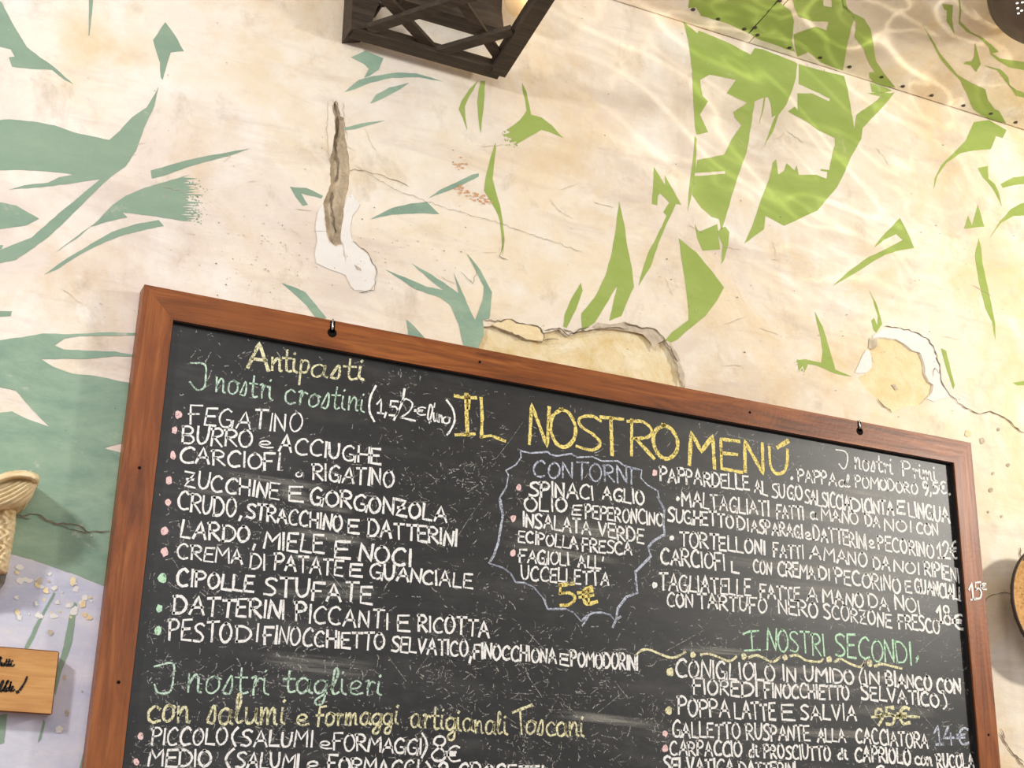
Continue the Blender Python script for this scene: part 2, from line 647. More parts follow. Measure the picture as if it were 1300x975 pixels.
# soft sandy wash below the break on the right
for x, y, r in ((985, 270, 0),): pass
paint(cp1([(150, 95), (215, 70), (245, 62), (300, 85), (400, 108), (435, 145), (430, 186), (340, 176), (270, 146), (200, 120)]), RAW2, .0016, .6)
paint(cp1([(700, 110), (730, 85), (800, 95), (880, 80), (960, 110), (1050, 120), (1100, 180), (1060, 200), (1050, 245), (1020, 190), (980, 150), (880, 128), (800, 118), (720, 116)]), EDGE, .0008, .7)
for pts in ([(105, 68), (200, 80), (250, 65), (300, 88), (400, 105), (437, 150), (430, 188)], [(150, 102), (260, 140), (340, 178)],
            [(440, 128), (520, 115), (570, 155), (620, 130), (690, 108)], [(540, 118), (600, 145), (690, 125), (800, 112), (900, 118)],
            [(880, 82), (960, 110), (1040, 118), (1090, 160), (1140, 240), (1170, 300)], [(430, 185), (470, 175), (520, 180)]):
    line(wb, cp1(pts), 1.9, CRK, lambda x, y: Wd(x, y, .0021))
line(wb, cp1([(1110, 185), (1150, 250), (1175, 310), (1195, 370), (1205, 435)]), 7, EDGE, lambda x, y: Wd(x, y, .0018))
for pts, wd in (([(300, 80), (420, 95), (540, 130), (620, 180), (660, 250), (700, 380), (710, 480), (770, 575), (850, 640), (930, 690), (1000, 710)], 1.4),
                ([(1000, 705), (1060, 690), (1130, 720), (1190, 755), (1230, 800), (1300, 845)], 2.2), ([(210, 300), (215, 340)], 1.6),
                ([(250, 600), (350, 700)], 1.4), ([(650, 440), (660, 380), (690, 420)], 1.0)):
    line(wb, cp2(pts), wd, CRK, lambda x, y: Wd(x, y, .0020))
for pts, wd in (([(140, 145), (160, 205)], 1.5), ([(188, 420), (215, 410), (300, 428), (380, 455), (427, 480)], .9),
                ([(205, 690), (265, 735), (298, 800), (290, 880), (230, 888)], 1.1)):
    line(wb, cv(pts), wd, CRK, lambda x, y: Wd(x, y, .0017))
for pts, wd in (([(150, 205), (146, 270), (140, 330), (150, 400), (140, 460)], 5), ([(128, 500), (124, 560), (134, 610), (140, 660)], 4)):
    line(wb, cv(pts), wd, CRK, lambda x, y: Wd(x, y, -.0055))
for pts, wd in (([(48, 222), (110, 218), (165, 245), (230, 250), (265, 272), (329, 268)], 2.0), ([(110, 225), (170, 250), (260, 275)], 1.3), ([(45, 225), (90, 232)], 1.4)):
    line(wb, cG(pts), wd, CRK, lambda x, y: Wd(x, y, .0019))
for pts, wd in (([(1268, 930), (1280, 948), (1300, 975)], 1.8), ([(1270, 925), (1276, 938)], 1.6), ([(1284, 955), (1300, 968)], 1.2), ([(1295, 695), (1296, 712)], 2),
                ([(1244, 768), (1256, 757), (1275, 752), (1300, 760)], 1.0), ([(450, 210), (500, 240), (560, 262), (640, 285), (740, 320)], .5),
                ([(640, 300), (634, 325), (645, 330)], 1.0), ([(585, 345), (600, 360), (606, 340)], .9)):
    line(wb, pts, wd, CRK, lambda x, y: Wd(x, y, .0019))
for q in range(70):
    t = random.random()
    x, y = (579+t*46+random.gauss(0, 2), 240+t*16+random.gauss(0, 3.2)) if q < 50 else (random.gauss(583, 5), random.gauss(209, 4))
    r = random.uniform(.4, 1.3)
    paint([(x+r*1.8*math.cos(a), y+r*math.sin(a)) for a in [k*math.pi/3 for k in range(6)]], RUST, .0010+q*.000002, .2)
for x, y, r in ((1229, 550, 5), (1247, 560, 4), (1258, 622, 3.4), (1261, 601, 2.2), (1268, 545, 2), (1280, 590, 2.4), (1272, 655, 2), (1255, 650, 1.6),
                (92, 738, 5), (50, 737, 4), (64, 803, 4), (82, 860, 3), (105, 767, 5), (85, 905, 4), (104, 877, 1.4), (116, 680, 1.5), (62, 738, 2)):
    paint([(x+r*math.cos(a)*random.uniform(.6, 1.1), y+r*1.2*math.sin(a)*random.uniform(.6, 1.1)) for a in [k*math.pi/4 for k in range(8)]], EDGE if r < 4.5 else RAW2, .0013, .3)
paint([(x, y) for x, y in cG([(165, 855), (178, 848), (190, 858), (182, 870), (168, 870)])], FILL, .0013)
# pits, dirt specks and hairlines in the old limewash
for k in range(330):
    if k < 120: x, y = random.uniform(0, 1300), random.uniform(0, 560)
    elif k < 210: x, y = random.gauss(330, 50), random.gauss(330, 28)
    elif k < 270: x, y = random.gauss(500, 45), random.gauss(310, 30)
    else: x, y = random.gauss(1000, 160), random.gauss(400, 80)
    if y < 14+.36*(x-860)+8 and x > 800: continue
    r = random.uniform(.3, .95)
    paint([(x+r*random.uniform(.6, 1.7)*math.cos(a), y+r*random.uniform(.5, 1.2)*math.sin(a)) for a in [q*math.pi/3 for q in range(6)]], random.choice((EDGE, EDGE, CRK)), .0012, .1)
for k in range(46):
    x, y = random.uniform(20, 1280), random.uniform(150, 480)
    a = random.uniform(-.5, 1.2); L = random.uniform(8, 34)
    line(wb, [(x, y), (x+L*.5*math.cos(a), y+L*.5*math.sin(a)), (x+L*math.cos(a+random.gauss(0, .4)), y+L*math.sin(a))], .8, EDGE, lambda x, y: Wd(x, y, .0012))
# white scar through the lilac band
for k in range(60):
    x, y = random.uniform(20, 120), random.uniform(705, 790)
    if y < 702 + (x-12)*.36 + 6: continue
    r = random.uniform(1.2, 5)
    paint([(x+r*math.cos(a)*random.uniform(.5, 1.5), y+r*math.sin(a)*random.uniform(.5, 1.3)) for a in [q*math.pi/4 for q in range(8)]], random.choice((FILL, RAW2, FILL)), .0006+.00001*k, .4)

# lilac band at the lower left, then the large green field
paint([(0, 700), (13, 703), (68, 720), (132, 744), (125, 860), (105, 975), (110, 1010), (0, 1010)], LILAC, .0002)
big = cD([(0, 345), (80, 320), (160, 305), (260, 308), (420, 300), (515, 303), (512, 312), (300, 315), (240, 325), (205, 350), (240, 365), (340, 370), (430, 372), (500, 385),
          (498, 392), (430, 390), (330, 400), (230, 400), (155, 402), (200, 430), (270, 455), (360, 465), (430, 480), (500, 492), (480, 640), (462, 715), (390, 735), (455, 752), (440, 860)])
big += [(145, 745), (132, 744), (100, 731), (68, 720), (40, 710), (13, 703), (-45, 694)] + cD([(-150, 640), (-150, 620), (45, 597), (100, 625), (185, 655), (120, 590), (60, 520), (0, 475)])
paint(big, TEAL, .0005)
for pts in (cD([(0, 218), (45, 222), (40, 240), (0, 250)]),):
    paint(pts, SAGE)
paint(cD([(1055, 115), (1100, 130), (1145, 150), (1225, 248), (1190, 255), (1150, 200)]), TEAL)
for pts in ([(160, 450), (165, 455), (130, 520), (100, 590), (85, 617), (72, 622), (75, 612), (110, 540)],
            [(222, 480), (230, 485), (215, 600), (180, 700), (165, 760), (160, 720), (190, 610), (205, 530)],
            [(10, 815), (22, 815), (12, 900), (0, 940), (-6, 850)], [(130, 830), (135, 840), (122, 890), (112, 900)], [(248, 930), (265, 960), (255, 1000), (218, 1000)]):
    paint(cG(pts), SAGE, .0007)

paint(cA([(0, 0), (8, 10), (40, 75), (85, 150), (100, 175), (150, 215), (195, 245), (278, 318), (240, 298), (195, 262), (110, 258), (45, 250), (33, 215), (55, 212), (40, 185), (0, 145)]), SAGE)
paint(cA([(335, 0), (357, 0), (345, 50), (335, 135), (332, 130), (333, 60)]), SAGE)
paint(cA([(620, 83), (655, 130), (690, 192), (640, 197), (628, 235), (610, 300), (603, 290), (600, 235), (590, 205), (574, 150)]), SAGE)
paint(cA([(0, 460), (35, 447), (120, 455), (205, 470), (280, 497), (410, 525), (450, 490), (495, 440), (550, 403), (570, 370), (595, 325), (578, 400), (540, 480), (510, 565), (470, 625),
          (420, 660), (385, 690), (340, 735), (260, 815), (180, 890), (60, 975), (0, 1012), (0, 990), (120, 890), (220, 800), (300, 735), (375, 672), (270, 688), (150, 703), (35, 711), (90, 695),
          (180, 685), (220, 665), (272, 655), (230, 648), (130, 640), (60, 637), (0, 645)]), SAGE)
paint(cA([(565, 640), (650, 615), (740, 592), (860, 570), (938, 557), (860, 585), (770, 607), (700, 628), (620, 658), (570, 670)]), SAGE)
brush = [(715, 655), (640, 675), (540, 705), (470, 735), (420, 770), (370, 825), (290, 885), (205, 948), (300, 885), (340, 850), (400, 832), (478, 815), (460, 798), (560, 808), (640, 820), (710, 830)]
k = 830
while k > 665:
    brush += [(random.uniform(705, 765), k), (random.uniform(672, 705), k-5)]
    k -= 10
paint(cA(brush), SAGE, .0004, .6)
paint(cA([(615, 848), (595, 825), (500, 843), (420, 870), (340, 915), (250, 970), (200, 1005), (165, 1030), (215, 1010), (300, 955), (400, 905), (470, 880), (550, 860)]), SAGE)
paint(cA([(0, 733), (60, 770), (147, 820), (100, 845), (0, 880)]), SAGE)
paint(cA([(0, 905), (12, 920), (5, 935), (0, 938)]), SAGE)
paint(cA([(1087, 700), (1150, 705), (1212, 735), (1205, 745), (1130, 725), (1155, 768), (1135, 772), (1110, 740)]), SAGE)
for pts in ([(45, 215), (100, 190), (168, 218), (150, 262), (115, 285), (95, 292), (113, 258), (95, 240)],
            [(22, 345), (75, 300), (130, 285), (220, 272), (290, 275), (345, 290), (395, 307), (300, 290), (200, 292), (120, 310), (60, 335)],
            [(118, 388), (140, 355), (190, 328), (265, 310), (230, 335), (180, 362), (130, 385)],
            [(15, 490), (22, 478), (90, 462), (175, 452), (100, 473), (60, 485)],
            [(525, 650), (500, 655), (440, 685), (380, 712), (335, 745), (385, 725), (450, 700), (525, 662)],
            [(118, 823), (200, 780), (270, 763), (330, 757), (378, 803), (300, 800), (200, 805)]):
    paint(cB(pts), TEAL)
for pts in ([(525, 300), (490, 360), (473, 400), (475, 440), (483, 490), (465, 440), (450, 410), (460, 380), (490, 335)],
            [(533, 303), (550, 303), (545, 380), (540, 430), (533, 500), (525, 450), (520, 380), (525, 340)],
            [(688, 310), (705, 345), (722, 430), (760, 440), (800, 470), (842, 517), (790, 495), (760, 487), (720, 510), (690, 528), (660, 545), (668, 530), (640, 532), (650, 520), (618, 508),
             (645, 495), (628, 488), (655, 470), (680, 450), (705, 415), (700, 380), (690, 340)],
            [(587, 533), (590, 560), (582, 620), (577, 670), (590, 720), (605, 770), (615, 830), (622, 900), (615, 960), (612, 900), (605, 830), (590, 790), (560, 740), (545, 715), (552, 660), (570, 590)],
            [(1183, 627), (1225, 695), (1223, 657), (1285, 768), (1265, 765), (1245, 810), (1225, 850), (1200, 910), (1170, 1000), (1125, 1073), (1130, 1045), (1160, 950), (1195, 885), (1230, 810),
             (1218, 795), (1240, 760), (1205, 725), (1197, 735), (1195, 770), (1175, 765), (1180, 690)]):
    paint(cB(pts), OLIVE)
paint(cE([(1052, -190), (1070, -110), (1085, -10), (1100, 60), (1108, 130), (1085, 180), (1060, 240), (1015, 258), (1030, 190), (1045, 125), (1000, 200), (960, 265), (912, 298), (910, 230),
          (960, 170), (1000, 90), (1025, 0), (1035, -60)]), OLIVE)
paint(cE([(175, 65), (250, 95), (330, 130), (395, 142), (350, 110), (270, 40), (350, 85), (430, 140), (450, 155), (440, 110), (430, 75), (455, 130), (480, 190), (512, 255), (540, 180), (545, 130),
          (520, 80), (480, 5), (530, 65), (575, 150), (570, 210), (565, 250), (540, 255), (545, 310), (520, 365), (470, 365), (450, 270), (420, 200), (380, 170), (290, 140)]), TEAL, .0006)
paint(cE([(253, 253), (285, 280), (330, 330), (262, 325)]), TEAL)
paint(cE([(908, 115), (915, 145), (890, 215), (855, 285), (842, 280), (847, 235), (870, 180)]), OLIVE)
for pts in ([(5, -52), (70, 0), (120, 60), (175, 133), (150, 180), (105, 240), (50, 285), (0, 328), (-35, 345), (-45, 330), (-20, 300), (42, 255), (40, 200), (28, 100), (12, 0)],
            [(515, 222), (545, 280), (570, 360), (592, 440), (655, 468), (590, 455), (545, 435), (520, 425), (490, 420), (478, 448), (470, 425), (455, 446), (450, 405), (480, 402), (540, 415), (545, 370), (530, 290)],
            [(718, 140), (745, 190), (768, 270), (745, 303), (735, 290), (727, 258), (738, 247), (750, 275), (752, 240), (735, 180)],
            [(988, 360), (1008, 370), (1040, 500), (1035, 515), (1005, 425)], [(1258, 490), (1300, 465), (1300, 505), (1275, 500)]):
    paint(cF(pts), OLIVE)
def specks(pts, mat, n, r0, r1, sx, sy, ang=0):
    for (x, y) in pts:
        for q in range(n):
            u, v = random.gauss(0, sx), random.gauss(0, sy)
            X = x+u*math.cos(ang)-v*math.sin(ang); Y = y+u*math.sin(ang)+v*math.cos(ang)
            r = random.uniform(r0, r1)
            paint([(X+r*random.uniform(.5, 1.6)*math.cos(a), Y+r*random.uniform(.5, 1.3)*math.sin(a)) for a in [k_*math.pi/3 for k_ in range(6)]], mat, .0003+random.uniform(0, .0001), .2)


specks(cA([(720, 690), (730, 740), (725, 790), (735, 815)]), SAGE, 22, .4, 1.3, 5, 4)
specks(cA([(745, 710), (755, 770), (760, 810)]), SAGE, 10, .3, .8, 6, 4)
specks(cB([(640, 520), (625, 500), (655, 535)]), OLIVE, 16, .4, 1.1, 4, 3)
specks(cF([(465, 440), (455, 420)]), OLIVE, 14, .4, 1.0, 3, 3)
specks(cD([(300, 590), (250, 620), (360, 600)]), RAW2, 7, .4, 1.6, 7, 4)
# leafy face, part on the wall
face_wall = ([(22, 80), (75, 125), (80, 115), (180, 155), (275, 205), (290, 180), (320, 185), (440, 232), (450, 240), (445, 290), (430, 340), (410, 390), (380, 430), (360, 490), (325, 550), (350, 480),
              (370, 430), (355, 440), (350, 390), (340, 365), (330, 365), (325, 400), (305, 475), (320, 400), (325, 365), (290, 380), (275, 480), (260, 570), (235, 640), (205, 730), (180, 820), (165, 865),
              (155, 820), (130, 815), (90, 780), (55, 730), (65, 660), (180, 652), (178, 642), (65, 648), (75, 600), (175, 580), (205, 520), (240, 470), (215, 440), (210, 420), (262, 385), (185, 350), (220, 300),
              (120, 280), (85, 300), (95, 360), (115, 380), (85, 430), (115, 495), (72, 505), (65, 470), (60, 380), (55, 260), (40, 150)],
             [(65, 510), (72, 520), (70, 600), (65, 660), (55, 720), (38, 795), (45, 700), (58, 600)],
             [(455, 240), (530, 262), (625, 285), (640, 340), (655, 430), (663, 485), (672, 430), (750, 375), (760, 362), (712, 350), (755, 345), (800, 350), (815, 345), (780, 390), (710, 465), (695, 480), (690, 520), (650, 590), (630, 640), (600, 700),
              (525, 790), (400, 847), (330, 810), (325, 860), (250, 915), (280, 850), (310, 760), (345, 670), (358, 610), (370, 597), (378, 655), (400, 640), (410, 612), (440, 640), (448, 620), (455, 655),
              (520, 655), (560, 670), (563, 645), (535, 640), (540, 634), (570, 638), (585, 560), (592, 545), (590, 518), (530, 490), (490, 460), (415, 418), (440, 400), (452, 415), (450, 350), (505, 350), (570, 380), (572, 370), (455, 315)],
             [(722, 310), (780, 328), (806, 340), (760, 350), (730, 345)],
             [(65, 840), (80, 870), (150, 840), (160, 935), (95, 940), (75, 895)], [(165, 855), (180, 850), (195, 870), (190, 920), (175, 975), (165, 990), (170, 920), (150, 870)],
             [(1112, 458), (1170, 450), (1235, 488), (1220, 518), (1195, 510), (1175, 560), (1110, 565), (1060, 575), (1010, 610), (975, 660), (960, 712), (965, 670), (990, 620), (1040, 570), (1080, 530)],
             [(835, 818), (860, 865), (888, 930), (840, 938), (780, 955), (735, 980), (690, 1010), (640, 1040), (583, 1072), (640, 1020), (720, 962), (735, 957), (780, 935), (845, 900), (820, 878), (775, 900),
              (738, 928), (765, 890), (805, 850)],
             [(1130, 893), (1140, 930), (1145, 990), (1158, 1050), (1178, 1140), (1192, 1215), (1195, 1290), (1180, 1205), (1155, 1155), (1130, 1055), (1116, 960)],
             [(1127, 630), (1165, 622), (1167, 670), (1190, 690), (1205, 720), (1217, 775), (1190, 720), (1165, 685), (1145, 665)],
             [(1213, 690), (1260, 665), (1300, 640), (1300, 670), (1260, 695), (1220, 705)],
             [(1300, 730), (1285, 765), (1250, 785), (1210, 830), (1170, 895), (1215, 835), (1260, 810), (1300, 800)],
             [(1075, 858), (1090, 808), (1105, 845), (1127, 768), (1152, 850)])
for pts in face_wall: paint(cC(pts), OLIVE)

wall = from_bm('wall_back', wb, WALL_MATS, recalc=False)
wall['kind'] = 'structure'

# ------------------------------------------------------------------ ceiling boards with the mural's upper part
cb = bmesh.new()
jx = Wd(949, 43.5, 0).x
ceil_depth = 3.2


def slab(bm, x0, x1):
    def pt(x, out, up): return Vector((x, -out, SEAM_Z+CSL*out+up))
    prism(bm, [pt(x0, .004, 0), pt(x1, .004, 0), pt(x1, ceil_depth, 0), pt(x0, ceil_depth, 0)],
          [pt(x0, .004, .018), pt(x1, .004, .018), pt(x1, ceil_depth, .018), pt(x0, ceil_depth, .018)])


slab(cb, X0, jx-.0011)
slab(cb, jx+.0011, X1)


def cpaint(pts, off=.0004):
    q = roughen(outward(cC(pts)), .4)
    add_poly(cb, [Ce(x, y, off) for x, y in q], 1)


for pts in ([(55, 0), (385, 0), (382, 8), (425, 40), (437, 80), (430, 150), (440, 195), (300, 145), (270, 125), (180, 85), (90, 60), (70, 28), (40, 30)],
            [(410, 0), (540, 0), (548, 22), (580, 28), (580, 0), (605, 0), (640, 35), (665, 65), (650, 110), (635, 180), (625, 240), (620, 265), (540, 235), (490, 195), (450, 213), (440, 170), (437, 130), (520, 100), (560, 115), (568, 82), (505, 80), (455, 62), (440, 30)],
            [(605, 0), (625, 20), (660, 50), (700, 70), (725, 110), (735, 160), (745, 230), (775, 275), (818, 328), (785, 325), (735, 308), (720, 290), (720, 272), (742, 272), (720, 240), (700, 185), (665, 140), (670, 85), (650, 50), (620, 30)],
            [(915, 85), (950, 140), (985, 200), (1050, 280), (1100, 310), (1155, 335), (1165, 375), (1190, 410), (1205, 415), (1232, 462), (1190, 452), (1140, 432), (1110, 410), (1085, 350), (1060, 300), (1020, 260), (990, 225), (960, 170)],
            [(993, 15), (1033, 20), (1030, 70), (1040, 130), (1010, 80), (1010, 40), (1000, 35)],
            [(1045, 0), (1065, 40), (1060, 80), (1100, 120), (1150, 145), (1205, 195), (1180, 200), (1210, 220), (1300, 250), (1300, 285), (1250, 255), (1205, 230), (1175, 205), (1170, 180), (1130, 140), (1085, 120), (1055, 90), (1058, 40)],
            [(1117, 160), (1127, 200), (1138, 240), (1120, 270), (1100, 245), (1075, 240), (1080, 232), (1105, 230), (1115, 210)],
            [(1150, 245), (1210, 260), (1240, 290), (1250, 330), (1300, 395), (1270, 360), (1235, 310), (1200, 265)]):
    cpaint(pts)
line(cb, [(990, -2), (970, 21), (950, 43)], 1.6, 2, lambda x, y: Ce(x, y, .0006), .2)
ceiling = from_bm('ceiling', cb, [M_PL, M_OLIVE, M_BLACK], recalc=True)
ceiling['kind'] = 'structure'
# cut-off: the painted polygons face down already; the report only needs them visible
nrm = Vector((0, CSL, -1)).normalized()
scr_me = None
for x, y in cC([(58, 45), (152, 80), (250, 118), (300, 140), (420, 188), (535, 225), (645, 260), (765, 298), (845, 333), (953, 367), (1072, 405), (1175, 435), (1268, 468), (383, 12), (290, 112)]):
    p = Ce(x, y-3)
    if scr_me is None:
        b = bmesh.new()
        rot = nrm.to_track_quat('Z', 'Y').to_matrix().to_4x4()
        r1 = lathe(b, [(.0042, -.002), (.0042, .0006), (.003, .0016), (.0004, .0019)], rot, 12)
        bar(b, rot @ Vector((-.0025, 0, .0019)), rot @ Vector((.0025, 0, .0019)), rot @ Vector((0, .0005, 0)), rot @ Vector((0, 0, .0003)))
        o = from_bm('screw', b, M_IRON, None)
        scr_me = o.data
    else:
        o = bpy.data.objects.new('screw', scr_me)
        C.objects.link(o)
    o.location = p
    o.parent = ceiling

fb = bmesh.new()
prism(fb, [Vector((X0, .12, 0)), Vector((X1, .12, 0)), Vector((X1, -ceil_depth, 0)), Vector((X0, -ceil_depth, 0))],
      [Vector((X0, .12, -.05)), Vector((X1, .12, -.05)), Vector((X1, -ceil_depth, -.05)), Vector((X0, -ceil_depth, -.05))])
floor = from_bm('floor', fb, mat_simple('terracotta_floor', sr(170, 120, 88), sr(192, 146, 112), 6, .6, .2, .002))
floor['kind'] = 'structure'

# ------------------------------------------------------------------ the menu board
BD = .03            # frame face, metres off the wall
SD = .0195          # writing surface, metres off the wall
TL, TR = Wd(183.5, 361), Wd(1232.5, 562)
ZT = (TL.z+TR.z)/2
FX0, FX1 = TL.x, TR.x
RW = .0415          # rail width
ZB = ZT-1.02
board = empty('chalkboard_menu', ((FX0+FX1)/2, 0, ZB), 'large black chalkboard menu in a varnished reddish wooden frame, covered in handwritten Italian dishes', 'chalkboard')


def rail(name, quad, mat):
    b = bmesh.new()
    prism(b, [Vector((x, -BD, z)) for x, z in quad], [Vector((x, -.002, z)) for x, z in quad])
    bevel(b, .0022, 2)
    o = from_bm(name, b, mat)
    return under(o, board)


I0, I1, J0, J1 = FX0+RW, FX1-RW, ZB+RW, ZT-RW
rt = rail('top_rail', [(FX0, ZT), (FX1, ZT), (I1, J1), (I0, J1)], M_FR_H)
rb = rail('bottom_rail', [(FX0, ZB), (FX1, ZB), (I1, J0), (I0, J0)], M_FR_H)
rl = rail('side_rail', [(FX0, ZB), (FX0, ZT), (I0, J1), (I0, J0)], M_FR_V)
rr = rail('side_rail', [(FX1, ZB), (FX1, ZT), (I1, J1), (I1, J0)], M_FR_V)
b = bmesh.new()
prism(b, [Vector((x, -SD, z)) for x, z in ((I0-.008, J0-.008), (I1+.008, J0-.008), (I1+.008, J1+.008), (I0-.008, J1+.008))],
      [Vector((x, -.004, z)) for x, z in ((I0-.008, J0-.008), (I1+.008, J0-.008), (I1+.008, J1+.008), (I0-.008, J1+.008))])
slate = under(from_bm('writing_surface', b, M_BOARD), board)
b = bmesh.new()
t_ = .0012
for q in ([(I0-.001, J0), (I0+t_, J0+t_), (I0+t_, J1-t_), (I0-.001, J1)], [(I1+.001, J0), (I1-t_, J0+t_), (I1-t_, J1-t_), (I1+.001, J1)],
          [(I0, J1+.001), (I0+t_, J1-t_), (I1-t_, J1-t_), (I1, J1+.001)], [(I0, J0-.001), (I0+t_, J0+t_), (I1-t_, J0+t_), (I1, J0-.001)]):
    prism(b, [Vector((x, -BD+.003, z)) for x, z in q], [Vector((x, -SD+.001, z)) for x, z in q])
tag(under(from_bm('rebate_edge', b, M_BLACK), board), 'black inner edge of the frame')  # thin black strip along the inner side of all four rails


def disc(bm, c, r, d0, d1, seg=20, mat=0):
    a = [bm.verts.new(Vector((c.x+r*math.cos(2*math.pi*k/seg), -d0, c.z+r*math.sin(2*math.pi*k/seg)))) for k in range(seg)]
    e = [bm.verts.new(Vector((c.x+r*math.cos(2*math.pi*k/seg), -d1, c.z+r*math.sin(2*math.pi*k/seg)))) for k in range(seg)]
    bm.faces.new(a).material_index = mat
    for k in range(seg):
        bm.faces.new((a[k], a[(k+1) % seg], e[(k+1) % seg], e[k])).material_index = mat


for x, y, yt in ((421.5, 422.5, 406.5), (1091.5, 547.5, 534)):
    b = bmesh.new()
    c = Wd(x, y); top = Wd(x+.4, yt)
    disc(b, c, .0066, BD+.0004, BD-.001)
    # slot above the round hole
    z1 = ZT-.0006
    hw = .0034
    q = [(c.x-hw, c.z), (c.x+hw, c.z), (c.x+hw, z1), (c.x-hw, z1)]
    prism(b, [Vector((px, -BD-.0004, pz)) for px, pz in q], [Vector((px, -BD+.001, pz)) for px, pz in q])
    hl = under(from_bm('keyhole_slot', b, M_HOLE), rt if False else board)
    b = bmesh.new()
    tube(b, [Vector((c.x-.0004, -BD-.0012, z)) for z in (c.z+.004, c.z+.01, z1+.001)] + [Vector((c.x-.0004, -.012, z1+.003)), Vector((c.x-.0004, .004, z1+.003))], .0014, 10)
    tag(under(from_bm('wall_hook', b, M_STEEL, smooth=True), board), 'bright steel pin in the keyhole slot')
for x, y in ((177, 594), (609, 459.5), (952, 523.5), (1255, 933), (150.5, 866)):
    b = bmesh.new()
    disc(b, Wd(x, y), .0021, BD+.0004, BD-.001, 12)
    under(from_bm('screw_hole', b, M_HOLE), board)

